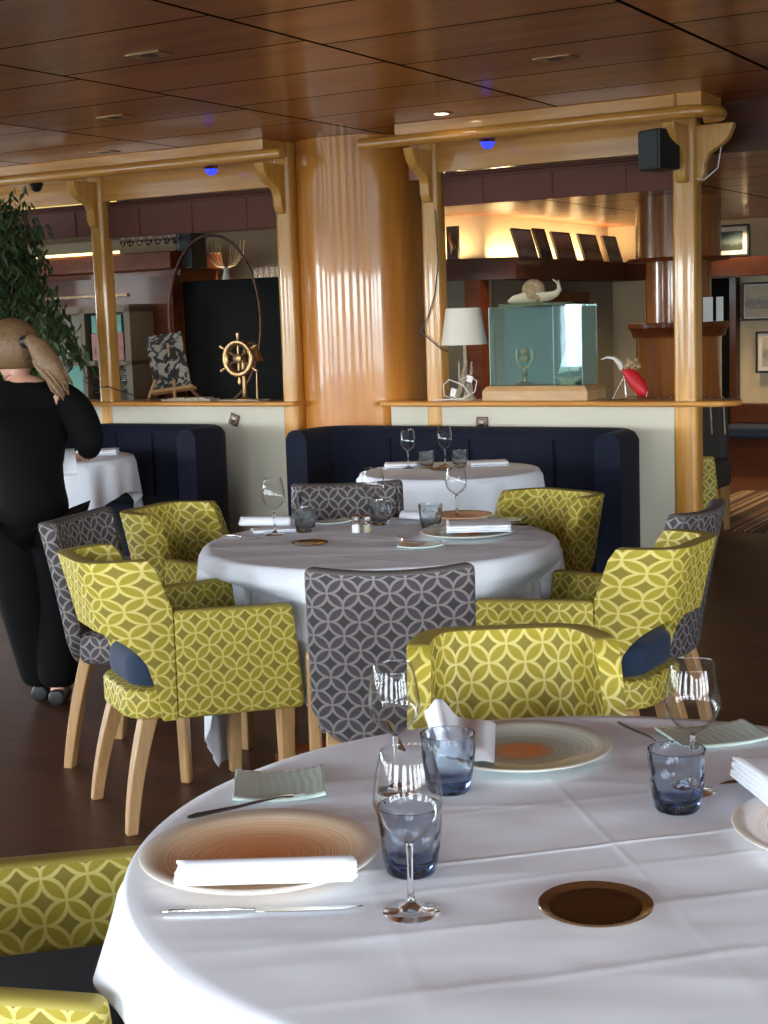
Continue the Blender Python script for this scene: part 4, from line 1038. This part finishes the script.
def art_mat(name, sky, sea, dark, sc=6.):
    m, nt, b = newmat(name); N = nt.nodes; L = nt.links; tc = N.new('ShaderNodeTexCoord'); nz = N.new('ShaderNodeTexNoise'); nz.inputs['Scale'].default_value = sc; nz.inputs['Detail'].default_value = 5
    L.new(tc.outputs['Generated'], nz.inputs['Vector']); sp_ = N.new('ShaderNodeSeparateXYZ'); L.new(tc.outputs['Generated'], sp_.inputs[0])
    a = mathn(nt, 'ADD', sp_.outputs[2], mathn(nt, 'MULTIPLY', mathn(nt, 'SUBTRACT', nz.outputs['Fac'], .5), .7))
    r = N.new('ShaderNodeValToRGB'); r.color_ramp.elements[0].position = .25; r.color_ramp.elements[0].color = (*sea, 1); r.color_ramp.elements[1].position = .7; r.color_ramp.elements[1].color = (*sky, 1)
    e = r.color_ramp.elements.new(.42); e.color = (*dark, 1); L.new(a, r.inputs[0]); L.new(r.outputs[0], b.inputs['Base Color']); setp(b, Roughness=.6); return m
arts = [art_mat('seascape_grey', (.30, .34, .36), (.22, .26, .26), (.12, .10, .08)), art_mat('seascape_dark', (.05, .09, .11), (.02, .03, .03), (.10, .14, .15)), art_mat('seascape_blue', (.28, .34, .38), (.14, .20, .22), (.10, .08, .07)),
        art_mat('seascape_green', (.22, .30, .32), (.20, .24, .22), (.08, .07, .05)), art_mat('seascape_teal', (.14, .24, .26), (.10, .16, .16), (.05, .06, .05)), art_mat('paper_drawing', (.50, .47, .36), (.42, .40, .33), (.22, .24, .24), 9)]
def leaning(label, n, w, h, ai, dark=False, lean=.30):
    "picture leaning back on the shelf along the saloon side wall (faces +x)"
    t = thing('leaning_picture', label, 'picture', W(-5.10, n, 1.952), RW, 'pictures leaning on the lit shelf')
    M_ = Matrix.Rotation(-lean, 4, 'Y')
    g = G(); b_ = .012
    for a, b, c, d in ((-w / 2, w / 2, 0, b_), (-w / 2, w / 2, h - b_, h), (-w / 2, -w / 2 + b_, b_, h - b_), (w / 2 - b_, w / 2, b_, h - b_)): g.box(-.02, 0, a, b, c, d, M_)
    obj('frame', g, 'black' if dark else 'grey_wood', t, smooth=False); obj('canvas', G().box(-.015, -.006, -w / 2 + b_, w / 2 - b_, b_, h - b_, M_), arts[ai], t, smooth=False)
leaning('first picture from the left leaning on the lit shelf, grey seascape', 11.22, .36, .25, 0)
leaning('very dark picture leaning second on the lit shelf', 11.58, .24, .265, 1, True)
leaning('middle of the five leaning pictures, blue grey seascape', 12.02, .40, .25, 2)
leaning('fourth picture leaning on the lit shelf, greenish seascape', 12.62, .42, .25, 3)
leaning('last picture leaning at the right end of the lit shelf', 13.15, .34, .25, 4)
t = thing('small_frame', 'small brown framed figure standing on the shelf left of the pictures', 'picture', W(-5.52, 10.68, 1.951), RW)
obj('frame', G().box(-.05, .05, -.02, .02, 0, .26), 'grey_wood', t, smooth=False, bev=.004); g = G(); g.tube([(0, -.03, .03), (.012, -.034, .10), (-.01, -.034, .16), (0, -.03, .2)], [.012, .026, .02, .014], 10); obj('figure', g, 'brass', t)
def wallpic(label, x0, x1, z0, z1, mat, n=13.62, mount=.04):
    t = thing('framed_picture', label, 'picture', W((x0 + x1) / 2, n, z0), RW, 'framed pictures at far right'); w = (x1 - x0) / 2; h = z1 - z0; g = G(); b_ = .02
    for a, b, c, d in ((-w, w, 0, b_), (-w, w, h - b_, h), (-w, -w + b_, b_, h - b_), (w - b_, w, b_, h - b_)): g.box(a, b, -.025, .02, c, d)
    obj('frame', g, 'black', t, smooth=False); obj('mount', G().box(-w + b_, w - b_, -.012, .0, b_, h - b_), 'shade', t, smooth=False); k = mount + b_
    obj('artwork', G().box(-w + k, w - k, -.016, -.0121, k, h - k), mat, t, smooth=False)
wallpic('black framed sailing picture leaning on the far right shelf', -4.28, -3.93, 1.952, 2.24, arts[1], 13.42)
wallpic('pale ship drawing in a thin black frame, upper one at far right', -4.06, -3.35, 1.37, 1.72, arts[5], mount=.01)
wallpic('pale ship drawing in a thin dark frame, lower one at far right', -3.93, -3.3, .89, 1.27, arts[5])
tag(wobj('pale_sculpture', G().sphere((-3.62, 13.5, 2.10), (.12, .05, .15)).tube([(-3.60, 13.42, 1.955), (-3.63, 13.42, 2.0), (-3.60, 13.42, 2.06)], [.02, .012, .008], 8), 'shade'), 'pale rounded sculpture on the shelf at the far right edge', 'sculpture')
struct(wobj('trim_13', G().box(-4.12, 1.5, 13.56, 13.66, 0, .30), 'mahog_dark', smooth=False))
# near-black slab, its colour standing in for the shade inside a passage
struct(wobj('door_1', G().box(-4.42, -4.16, 13.60, 13.68, 0, 1.77), 'screen', smooth=False))
struct(wobj('trim_14', G().box(-4.16, -4.10, 13.55, 13.68, 0, 1.77), 'mahog_dark', smooth=False))
# round tiered counter
t = wthing('round_counter', 'tiered round mahogany cabinet column behind the end post', 'cabinet', -3.60, 10.5, 0)
obj('drum', G().lathe([(0, 0), (.305, 0), (.305, 1.28), (.31, 1.30)], 64), 'mahog_v', t, angle=60)
obj('counter_top', G().lathe([(0, 1.30), (.33, 1.30), (.345, 1.35), (.365, 1.37), (.365, 1.40), (.35, 1.405), (0, 1.405)], 64), 'mahog', t)
obj('core', G().lathe([(.235, 1.405), (.235, 1.84)], 48), 'mahog_v', t, angle=60)
obj('lip', G().lathe([(0, 1.84), (.36, 1.84), (.37, 1.85), (.36, 1.865), (0, 1.865)], 64), 'mahog', t)
obj('upper_drum', G().lathe([(.305, 1.865), (.305, BZ - .002)], 64), 'mahog_v', t, angle=60)
for k, (x, n) in enumerate(((-3.30, 10.25), (-3.24, 10.33), (-3.37, 10.22))):
    t = wthing('white_card', ('white card standing on the round counter right of the end post', 'slim white card at the right rim of the round counter', 'white card with picture beside the end post on the round counter')[k], 'card', x, n, 1.405, 'cards on the round counter')
    obj('sheet', G().box(-.035 + .01 * k, .035 - .01 * k, -.003, .003, 0, .17 + .05 * (k == 2)), 'white', t, smooth=False)
    if k == 2: obj('print', G().box(-.014, .014, -.0045, -.0031, .09, .2), arts[2], t, smooth=False)
# rug, bench and dark chair at far right
m, nt, b = newmat('striped_rug'); tc = nt.nodes.new('ShaderNodeTexCoord'); sp_ = nt.nodes.new('ShaderNodeSeparateXYZ'); nt.links.new(tc.outputs['Object'], sp_.inputs[0])
wn = nt.nodes.new('ShaderNodeTexNoise'); wn.noise_dimensions = '1D'; wn.inputs['Scale'].default_value = 9; wn.inputs['Detail'].default_value = 2; nt.links.new(sp_.outputs[0], wn.inputs['W'])
r = nt.nodes.new('ShaderNodeValToRGB'); r.color_ramp.interpolation = 'CONSTANT'; els = r.color_ramp.elements; els[0].position = 0; els[0].color = (.05, .022, .013, 1); els[1].position = .50; els[1].color = (.30, .20, .12, 1)
for p, c in ((.55, (.05, .02, .012)), (.60, (.16, .06, .03)), (.65, (.40, .33, .24))): e = els.new(p); e.color = (*c, 1)
nt.links.new(wn.outputs['Fac'], r.inputs[0]); nt.links.new(r.outputs[0], b.inputs['Base Color']); setp(b, Roughness=.9); MT['rug'] = m
o = obj('striped_rug', G().box(-.45, .45, -1.1, 1.1, 0, .008), 'rug', None, loc=(2.80, 10.9, .001), rotz=radians(-29), smooth=False); tag(o, 'striped brown and cream rug on the floor at far right', 'rug')
t = wthing('wall_bench', 'low bench with navy seat along the far right wall', 'bench', -3.0, 13.2, 0)
obj('seat', G().box(-1.1, 2.5, -.25, .25, .34, .44), 'navy_seat', t, bev=.02); obj('base', G().box(-1.05, 2.45, -.18, .25, 0, .34), 'mahog_dark', t, smooth=False); obj('backrest', G().box(-1.1, 2.5, .18, .27, .44, .62), 'mahog_dark', t, bev=.01)
t = wthing('dark_armchair', 'dark striped armchair half hidden behind the end post', 'armchair', -3.27, 9.55, 0)
ms = plain('dark_striped_fabric', (.04, .034, .03), .8); MT['dks'] = ms
obj('seat', G().box(-.28, .28, -.28, .26, .30, .50), 'dks', t, bev=.04); obj('backrest', G().box(-.26, .26, .16, .27, .46, .90), 'dks', t, bev=.045, bseg=4)
g = G()
for k in range(6): g.tube([(-.22 + .09 * k, .20, .905), (-.20 + .09 * k, .155, .84), (-.19 + .09 * k, .153, .66)], .006, 6)
obj('piping', g, 'drift', t)
for sx in (-1, 1):
    for y in (-.24, .22): obj('leg', leg_mesh((sx * .24, y, .31), (sx * .25, y, 0), .045, .03), 'leg', t)

#SECTION bar on the left
BN = 9.6
t = wthing('bar_cabinet', 'mahogany bar back cabinet with a lit strip along its top', 'cabinet', -8.3, BN, 0)
obj('carcass', G().box(-1.2, .80, .10, .6, 0, 1.95), 'mahog', t, smooth=False)
obj('cornice', G().box(-1.25, .86, -.10, .6, 1.95, 2.09), 'mahog', t, smooth=False, bev=.01)
obj('light_strip', G().box(-1.2, .35, -.115, -.102, 2.095, 2.115), 'led', t, smooth=False)
obj('arch_panel', G().prism([(-1.1, 1.60), (.2, 1.60), (.45, 1.45), (.62, 1.1), (.70, .8), (.80, .8), (.80, 1.9), (-1.1, 1.9)], -.02, .10), 'mahog_dark', t, smooth=False)
obj('moulding', G().tube([(-1.2, -.03, 1.76), (.35, -.03, 1.76)], .012, 8), 'drift', t)
t = wthing('grey_shelf_unit', 'grey framed shelf unit with coloured cells behind the left pine post', 'shelf unit', -8.18, BN - .35, 0)
g = G()
for x in (-.80, -.28, .0, .42, .50):
    pass
for (a, b, c, d) in ((-.85, -.80, .2, 1.70), (.44, .50, .2, 1.66), (-.02, .03, .2, 1.66), (-.85, .5, 1.62, 1.68), (-.85, .5, 1.20, 1.235), (-.85, -.02, 1.42, 1.44), (.03, .5, .60, .63)): g.box(a, b, 0, .3, c, d)
obj('frame', g, 'grey_wood', t, smooth=False)
obj('back_panel', G().box(-.8, .44, .29, .31, .2, 1.62), 'grey_panel', t, smooth=False)
obj('teal_door', G().box(.07, .38, .04, .07, 1.46, 1.60), 'teal', t, smooth=False); obj('mahogany_door', G().box(.07, .40, .03, .06, 1.24, 1.455), 'mahog', t, smooth=False)
obj('teal_panel', G().box(-.20, -.03, .03, .06, .70, 1.195), 'teal', t, smooth=False); obj('ochre_panel', G().box(-.48, -.22, .03, .06, .70, 1.09), 'ochre', t, smooth=False)
def small_glasses(n, x0, dx, y, z, h, grp, lab, rows=1):
    src = None
    for k in range(n):
        if src is None:
            o = obj('bar_glass', G().lathe([(.018, 0), (.018, .002), (.003, .006), (.003, h * .45), (.024, h * .62), (.026, h * .8), (.021, h), (.0195, h), (.023, h * .8), (0, h * .5)], 12), 'stemglass', None, loc=W(x0, y, z), rotz=RW)
            tag(o, lab, 'glass', grp); src = o
        else:
            o = src.copy(); C.objects.link(o); o.location = W(x0 + dx * k, y + .03 * (k % 2), z)
small_glasses(7, -8.66, .058, BN - .2, 1.236, .11, 'glasses on the grey shelf left of the pine post', 'small glass in the row on the grey shelf left of the post')
small_glasses(4, -8.12, .07, BN - .2, .986, .11, 'glasses on the lower grey shelf', 'small glass in the low cell of the grey shelf unit')
small_glasses(4, -8.12, .07, BN - .2, 1.0 + .105, .10, 'glasses in the upper row of the low cell', 'small glass in the upper row of the low cell')
for zz in (.975, 1.100): wob = obj('glass_shelf', G().box(.03, .44, .08, .28, zz, zz + .008), 'grey_wood', bpy.data.objects['grey_shelf_unit'], smooth=False)
small_glasses(13, -7.98, .046, BN - .02, 2.0905, .13, 'glasses standing on top of the bar cabinet', 'small glass in the sparkling row on top of the bar cabinet')
t = wthing('black_speaker_box', 'black box on top of the bar cabinet behind the left blind', 'box', -7.42, BN + .15, 2.0905 - .14)
obj('body', G().box(-.08, .08, -.1, .1, 0, .28), 'black', t, smooth=False, bev=.006); obj('panel', G().box(-.02, .06, -.107, -.1005, .02, .26), 'speaker_grille', t, smooth=False)
# screen, oval hoop and mahogany side scroll
t = wthing('television', 'large dark television behind the ship wheel', 'television', -7.04, 9.75, .62)
obj('screen', G().box(-.49, .50, -.03, .03, 0, 1.23), 'screen', t, smooth=False, bev=.01); obj('stand', G().box(-.25, .25, -.1, .12, -.62, 0), 'black', t, smooth=False)
g = G(); g.tube([(.44 * cos(tau * k / 72), 0, 1.53 + .655 * sin(tau * k / 72)) for k in range(73)], [(.010, .014)] * 73, 10, cap=False)
t = wthing('oval_hoop', 'large thin wooden oval hoop standing around the television', 'hoop', -7.0, 9.45, 0)
obj('ring', g, 'mahog_dark', t); g = G(); g.box(-.3, .3, -.1, .1, .80, .83); g.tube([(0, 0, 0), (0, 0, .88)], .03, 8); obj('foot', g, 'mahog', t)
t = wthing('glass_rack', 'curved brass candle rack above the television inside the hoop', 'rack', -7.08, 9.75, 1.8505)
g = G()
for k in range(5):
    w_ = .05 + .035 * k; g.tube([(-w_, 0, .30), (-w_ * .95, 0, .20), (-w_ * .5, 0, .11), (0, 0, .085), (w_ * .5, 0, .11), (w_ * .95, 0, .20), (w_, 0, .30)], .005, 6)
obj('arms', g, 'brass', t); obj('foot', G().lathe([(0, 0), (.04, 0), (.03, .02), (.02, .06), (.025, .09), (0, .1)], 14), 'shade', t)
for k in range(6): 
    o = tag(obj('bar_glass', G().lathe([(.02, 0), (.02, .08), (.018, .08), (.017, .005), (0, .005)], 12), 'stemglass', None, loc=W(-6.80 + .055 * k, 9.75, 1.8505), rotz=RW), 'small tumbler standing on the television inside the hoop', 'glass', 'tumblers on top of the television')
t = wthing('carved_side_panel', 'carved mahogany scroll panel right of the television', 'panel', -6.33, 9.7, 0)
obj('board', G().prism([(-.16, 0), (.16, 0), (.16, 1.9), (.10, 2.06), (.02, 2.14), (-.08, 2.15), (-.13, 2.08), (-.10, 2.0), (-.03, 1.9), (.0, 1.7), (-.02, 1.4), (-.06, 1.1), (-.15, .9)], -.06, .06), 'mahog_v', t, smooth=False, bev=.015)
obj('base', G().box(-.2, .25, -.1, .3, 0, .85), 'mahog', t, smooth=False)
# easel board with chalk style pattern
m, nt, b = newmat('patterned_board'); tc = nt.nodes.new('ShaderNodeTexCoord'); nz = nt.nodes.new('ShaderNodeTexNoise'); nz.inputs['Scale'].default_value = 22; nz.inputs['Detail'].default_value = 1.5; nz.inputs['Distortion'].default_value = 1.2; nt.links.new(tc.outputs['Object'], nz.inputs['Vector'])
r = nt.nodes.new('ShaderNodeValToRGB'); r.color_ramp.elements[0].position = .50; r.color_ramp.elements[0].color = (.02, .02, .02, 1); r.color_ramp.elements[1].position = .54; r.color_ramp.elements[1].color = (.32, .29, .24, 1)
nt.links.new(nz.outputs['Fac'], r.inputs[0]); nt.links.new(r.outputs[0], b.inputs['Base Color']); MT['board'] = m
t = wthing('easel_board', 'black and pale patterned board leaning on a small easel', 'board', -6.42, 7.9, LZ - .02)
M_ = Matrix.Rotation(-.38, 4, 'X') @ Matrix(((1, 0, -.45, .08), (0, 1, 0, 0), (.12, 0, 1, 0), (0, 0, 0, 1)))
t.location = W(-6.14, 7.66, LZ); t.scale = (1.3,) * 3
obj('board', G().box(-.10, .12, 0, .012, .06, .35, M_), 'board', t, smooth=False); g = G(); g.box(-.12, .14, -.012, .024, .045, .06, M_); obj('rail', g, 'leg', t, smooth=False)
g = G(); g.tube([(-.07, -.01, .0), (-.05, .03, .10)], .007, 8); g.tube([(.10, -.01, .0), (.07, .03, .10)], .007, 8); g.tube([(.0, .12, .0), (.0, .08, .28)], .006, 8); obj('leg_frame', g, 'leg', t)
t = wthing('dark_wood_plank', 'flat piles of small wooden pieces on the left ledge', 'wood pieces', -5.92, 7.62, LZ)
g = G(); rd = random.Random(2)
for k in range(7):
    x = -.14 + .05 * k; g.box(x, x + .09, -.05, .05, .0, .010 + .004 * (k % 3), Matrix.Rotation(.05 * (k % 2), 4, 'Z'))
obj('planks', g, 'drift', t, smooth=False)

#SECTION plant
rd = random.Random(12)
t = thing('potted_ficus', 'tall leafy green ficus behind the woman at the left edge', 'plant', (-2.50, 9.45, 0))
obj('pot', G().lathe([(0, 0), (.16, 0), (.2, .32), (.215, .33), (.21, .36), (.19, .36), (.18, .32), (0, .31)], 32), 'pot', t)
g = G(); g.tube([(0, 0, .3), (.04, .01, .9), (.10, .0, 1.5), (.17, 0, 2.0)], [.028, .024, .018, .008], 10)
tips = []
for k in range(64):
    z0 = 1.0 + 1.12 * rd.random(); a = rd.random() * tau; L = .22 + .30 * rd.random() * (1.25 - abs(z0 - 1.5))
    p0 = Vector((.04 + .06 * (z0 - 1.0), 0, z0)); p1 = p0 + Vector((cos(a) * L * .6, sin(a) * L * .6, .22)); p2 = p0 + Vector((cos(a) * L, sin(a) * L, .14 - .12 * rd.random())); p3 = p2 + Vector((cos(a) * .08, sin(a) * .08, -.14))
    g.tube([p0, p1, p2, p3], [.008, .005, .003, .0015], 5); tips += [(p0, p1), (p1, p2), (p2, p3), (p1, p2), (p2, p3)]
obj('branches', g, 'bark', t)
v = []; f = []
for k in range(9000):
    p, q = rd.choice(tips); c = p.lerp(q, rd.random()) + Vector((rd.gauss(0, .05), rd.gauss(0, .05), rd.gauss(-.02, .05)))
    a = rd.random() * tau; d = Vector((cos(a) * .6, sin(a) * .6, -.75 - .4 * rd.random())).normalized(); s = d.cross(Vector((rd.random() - .5, rd.random() - .5, rd.random()))).normalized(); L = .055 + .035 * rd.random(); w_ = L * .2; n_ = d.cross(s) * .006
    o = len(v); v += [c, c + d * L * .35 + s * w_ + n_, c + d * L, c + d * L * .35 - s * w_ + n_]; f.append((o, o + 1, o + 2, o + 3))
me = bpy.data.meshes.new('leaves'); me.from_pydata([tuple(p) for p in v], [], f); me.materials.append(MT['leaf']); o = bpy.data.objects.new('leaves', me); C.objects.link(o); o.parent = t

#SECTION person
def skin(name, mat, pts, edges, radii, parent=None, root=0, sub=2, smooth=True):
    me = bpy.data.meshes.new(name); me.from_pydata(pts, edges, []); o = bpy.data.objects.new(name, me); C.objects.link(o)
    m = o.modifiers.new('skin', 'SKIN'); m.use_smooth_shade = True; m.branch_smoothing = .4
    for i, r in enumerate(radii):
        me.skin_vertices[0].data[i].radius = r if isinstance(r, tuple) else (r, r); me.skin_vertices[0].data[i].use_root = (i == root)
    s = o.modifiers.new('sub', 'SUBSURF'); s.levels = sub; s.render_levels = sub
    bpy.context.view_layer.update(); dg = bpy.context.evaluated_depsgraph_get(); ev = o.evaluated_get(dg); me2 = bpy.data.meshes.new_from_object(ev)
    o.modifiers.clear(); o.data = me2; me2.materials.clear(); me2.materials.append(MT[mat])
    for p in me2.polygons: p.use_smooth = True
    if parent: o.parent = parent
    return o
PX, PY = -1.395, 5.84
P = []; E_ = []; Rr = []
def V(p, r, par=None):
    P.append(p); Rr.append(r); i = len(P) - 1
    if par is not None: E_.append((par, i))
    return i
pel = V((0, 0, .84), (.15, .11)); wa = V((-.005, 0, 1.0), (.125, .095), pel); ch = V((-.01, .01, 1.16), (.14, .10), wa); up = V((-.015, .02, 1.255), (.10, .075), ch)
nk = V((-.025, .035, 1.32), .048, up); hb_ = V((-.04, .05, 1.385), (.062, .068), nk); hm = V((-.05, .06, 1.435), (.078, .088), hb_); ht = V((-.045, .05, 1.49), (.062, .07), hm)
nose = V((-.12, .13, 1.40), .012, hm); chin = V((-.095, .105, 1.355), .022, hb_); ear = V((.022, .075, 1.41), .010, hm)
for sgn in (1, -1):
    s0 = V((sgn * .115, .01, 1.25), .055, up); s1 = V((sgn * .185, .0, 1.215), .052, s0)
    if sgn > 0: el = V((.250, -.02, 1.065), .038, s1); wr = V((.205, .09, 1.01), .024, el); pm = V((.190, .14, .985), (.032, .018), wr); fd = Vector((-.35, .9, -.15))
    else: el = V((-.255, .02, 1.02), .038, s1); wr = V((-.20, .2, .97), .024, el); pm = V((-.18, .25, .96), (.032, .018), wr); fd = Vector((.35, .9, -.15))
    for q, (dx, L) in enumerate(((-.024, .062), (-.009, .070), (.007, .066), (.021, .052))):
        b = Vector(P[pm]); a1 = b + Vector((dx, .03, .0)); a2 = a1 + fd * L * .5; a3 = a2 + Vector((fd.x, fd.y * .6, -.7)) * L * .4
        i1 = V(tuple(a1), .0085, pm); i2 = V(tuple(a2), .0078, i1); V(tuple(a3), .0065, i2)
    th = V(tuple(Vector(P[pm]) + Vector((-sgn * .035, -.005, .012))), .010, pm); V(tuple(Vector(P[th]) + Vector((-sgn * .012, .032, .0))), .008, th)
    h = V((sgn * .085, 0, .80), .085, pel)
    kx = (.07 if sgn > 0 else -.05); kn = V((kx, .03 if sgn > 0 else -.01, .45), .052, h); ak = V((kx + (-.005 if sgn > 0 else .03), (-.02 if sgn > 0 else .06), .085), .034, kn)
    hl = V((P[ak][0], P[ak][1] - .02, .04), .028, ak); V((P[ak][0] - .01, P[ak][1] + .15, .03), (.03, .022), hl)
body = skin('person', 'skin', P, E_, Rr); body.location = (PX, PY, 0)
tag(body, 'woman in loose black clothes seen from behind, light brown ponytail', 'person')
top = skin('black_top', 'black_cloth', [(0, 0, .70), (0, 0, .84), (-.005, 0, 1.02), (-.01, .005, 1.15), (-.015, .02, 1.25), (-.02, .025, 1.295), (.13, .01, 1.245), (.20, 0, 1.19), (.235, -.02, 1.1), (.252, -.02, 1.06), (.235, .03, 1.03), (.222, .06, 1.02), (-.15, .01, 1.245), (-.21, 0, 1.19), (-.25, 0, 1.1), (-.265, .02, 1.0), (-.225, .13, .98)],
    [(0, 1), (1, 2), (2, 3), (3, 4), (4, 5), (4, 6), (6, 7), (7, 8), (8, 9), (9, 10), (10, 11), (4, 12), (12, 13), (13, 14), (14, 15), (15, 16)],
    [(.215, .16), (.215, .155), (.205, .14), (.20, .135), (.15, .10), (.074, .064), .082, .080, .072, .064, .052, .044, .082, .080, .072, .064, .048], body, 2)
tr = skin('black_trousers', 'black_cloth', [(0, 0, .86), (.085, 0, .76), (.08, .015, .60), (.07, .03, .45), (.066, .01, .25), (.064, -.015, .065), (-.085, 0, .76), (-.07, .0, .60), (-.05, -.01, .45), (-.03, .03, .25), (-.02, .055, .065)],
    [(0, 1), (1, 2), (2, 3), (3, 4), (4, 5), (0, 6), (6, 7), (7, 8), (8, 9), (9, 10)], [(.17, .135), .135, .130, .118, .105, .078, .135, .128, .115, .10, .075], body)
for sg, (x, y) in ((1, (.066, -.02)), (-1, (-.02, .06))):
    skin('shoe', 'shoe', [(x, y - .05, .042), (x, y, .045), (x - .006, y + .08, .036), (x - .012, y + .17, .03)], [(0, 1), (1, 2), (2, 3)], [(.034, .036), (.04, .04), (.044, .034), (.032, .024)], body, 1)
g = G(); seg, rings = 32, 20; hc = Vector((-.045, .045, 1.435))
v = []; f = []
for i in range(rings + 1):
    tt = pi * i / rings
    for k in range(seg):
        a = tau * k / seg; d = Vector((sin(tt) * cos(a), sin(tt) * sin(a), cos(tt)))
        r_ = Vector((.093 * d.x, .104 * d.y, .102 * d.z)); wv = 1 + .02 * noise.noise(Vector((a * 6, tt * 1.5, 3)))
        v.append(hc + r_ * wv)
face = Vector((-.68, .68, -.25)).normalized()
for i in range(rings):
    for k in range(seg):
        k2 = (k + 1) % seg; c = (v[i * seg + k] + v[(i + 1) * seg + k2]) / 2 - hc
        cn = c.normalized()
        if cn.dot(face) > .42 or cn.z < -.72: continue
        f.append((i * seg + k, i * seg + k2, (i + 1) * seg + k2, (i + 1) * seg + k))
o = obj('hair', G().add(v, f), 'hair', body, angle=80); m = o.modifiers.new('s', 'SOLIDIFY'); m.thickness = .014
g = G(); path = [(.020, -.035, 1.455), (.055, -.055, 1.462), (.085, -.07, 1.43), (.11, -.085, 1.39), (.14, -.09, 1.345), (.162, -.09, 1.305), (.17, -.085, 1.285)]
g.tube(path, [.018, .030, .042, .046, .042, .030, .012], 18)
rd = random.Random(8)
for k in range(38):
    a = rd.random() * tau; rr = .020 + .026 * rd.random(); e = rd.random() * .05
    g.tube([Vector(p) + Vector((cos(a + j * .35) * rr * (.5 if j < 2 else 1), sin(a + j * .35) * rr * (.5 if j < 2 else 1), -e * j / 5 + .008 * sin(j * 2 + k))) for j, p in enumerate(path[1:])], [.007, .008, .009, .008, .006, .002], 6)
obj('ponytail', g, 'hair', body, angle=80)
obj('hair_tie', G().tube([(.010, -.028, 1.452), (.045, -.052, 1.462)], [.028, .024], 14), 'black', body)
t = folded_napkin('held_napkin', 'white and red cloth held in the hand of the woman', (PX + .13, PY + .12), .06, .12, .3, .965, .02, 3, group='cloths')
t.rotation_euler.x = .9

#SECTION light
w = bpy.data.worlds.new('daylight'); bpy.context.scene.world = w; w.use_nodes = True; nt = w.node_tree; bg = nt.nodes['Background']
tc = nt.nodes.new('ShaderNodeTexCoord'); sp_ = nt.nodes.new('ShaderNodeSeparateXYZ'); nt.links.new(tc.outputs['Generated'], sp_.inputs[0])
r = nt.nodes.new('ShaderNodeValToRGB'); e = r.color_ramp.elements; e[0].position = .0; e[0].color = (.16, .20, .22, 1); e[1].position = 1.; e[1].color = (.50, .68, 1., 1)
for p, c in ((.46, (.22, .28, .31)), (.495, (.30, .36, .38)), (.505, (.92, .98, 1.)), (.60, (.80, .91, 1.))): q = e.new(p); q.color = (*c, 1)
mr = nt.nodes.new('ShaderNodeMapRange'); mr.inputs['From Min'].default_value = -1; nt.links.new(sp_.outputs[2], mr.inputs['Value']); nt.links.new(mr.outputs[0], r.inputs[0]); nt.links.new(r.outputs[0], bg.inputs['Color']); bg.inputs['Strength'].default_value = 32.
def portal(a, b, c, sx, sy, d):
    l = bpy.data.lights.new('window_portal', 'AREA'); l.shape = 'RECTANGLE'; l.size = sx; l.size_y = sy; l.cycles.is_portal = True
    o = bpy.data.objects.new('window_portal', l); C.objects.link(o); o.location = W(a, b, c); dv = (RV * d[0] + NV * d[1]); o.rotation_euler = dv.to_track_quat('-Z', 'Y').to_euler()
cy_ = lambda wins: ((wins[0][0] + wins[-1][1]) / 2, wins[-1][1] - wins[0][0])
c_, s_ = cy_(winL); portal(XL - .1, c_, 1.45, s_, 1.4, (1, 0))
c_, s_ = cy_(winB); portal(c_, N0 - .1, 1.45, s_, 1.4, (0, 1))
c_, s_ = cy_(winR); portal(XR + .1, c_, 1.45, s_, 1.4, (-1, 0))
def area(name, x, n, z, sx, sy, energy, col, rx=0, rz=0):
    l = bpy.data.lights.new(name, 'AREA'); l.shape = 'RECTANGLE'; l.size = sx; l.size_y = sy; l.energy = energy; l.color = col
    o = bpy.data.objects.new(name, l); C.objects.link(o); o.location = W(x, n, z); o.rotation_euler = (rx, 0, RW + rz)
def spotl(name, x, n, z, energy, col, size=1.2, r=.04):
    l = bpy.data.lights.new(name, 'SPOT'); l.energy = energy; l.color = col; l.spot_size = size; l.spot_blend = .6; l.shadow_soft_size = r
    o = bpy.data.objects.new(name, l); C.objects.link(o); o.location = W(x, n, z)
WARM = (1., .72, .38)
spotl('downlight', -3.80, 7.1, CZ - .02, 18, WARM)
for x, n in ((-5.05, 11.3), (-5.0, 12.4), (-4.9, 13.2), (-5.55, 10.5)): spotl('shelf_downlight', x + .9, n, BZ - .02, 35, WARM, 2.2)
area('shelf_strip_light', -5.29, 12.2, 1.957, .05, 2.5, 26, WARM, pi)
area('shelf_strip_light', -5.62, 10.72, 1.957, .4, .05, 5, WARM, pi)
for x, n in ((-4.3, 11.8), (-3.0, 12.6), (-2.0, 12.5)): spotl('saloon_downlight', x, n, BZ - .02, 50, WARM, 2.0)
for x, n in ((-8.2, 9.0), (-7.0, 9.0), (-6.2, 10.2), (-7.3, 10.3)): spotl('bar_downlight', x, n, BZ - .02, 28, WARM, 2.2)
sc = bpy.context.scene
sc.view_settings.view_transform = 'Standard'; sc.view_settings.look = 'None'; sc.view_settings.gamma = 1.; sc.view_settings.use_curve_mapping = False; sc.view_settings.exposure = 0.
sc.cycles.use_denoising = True; sc.cycles.max_bounces = 10; sc.cycles.diffuse_bounces = 5; sc.cycles.glossy_bounces = 5; sc.cycles.transmission_bounces = 10; sc.cycles.transparent_max_bounces = 24
sc.cycles.sample_clamp_indirect = 8.
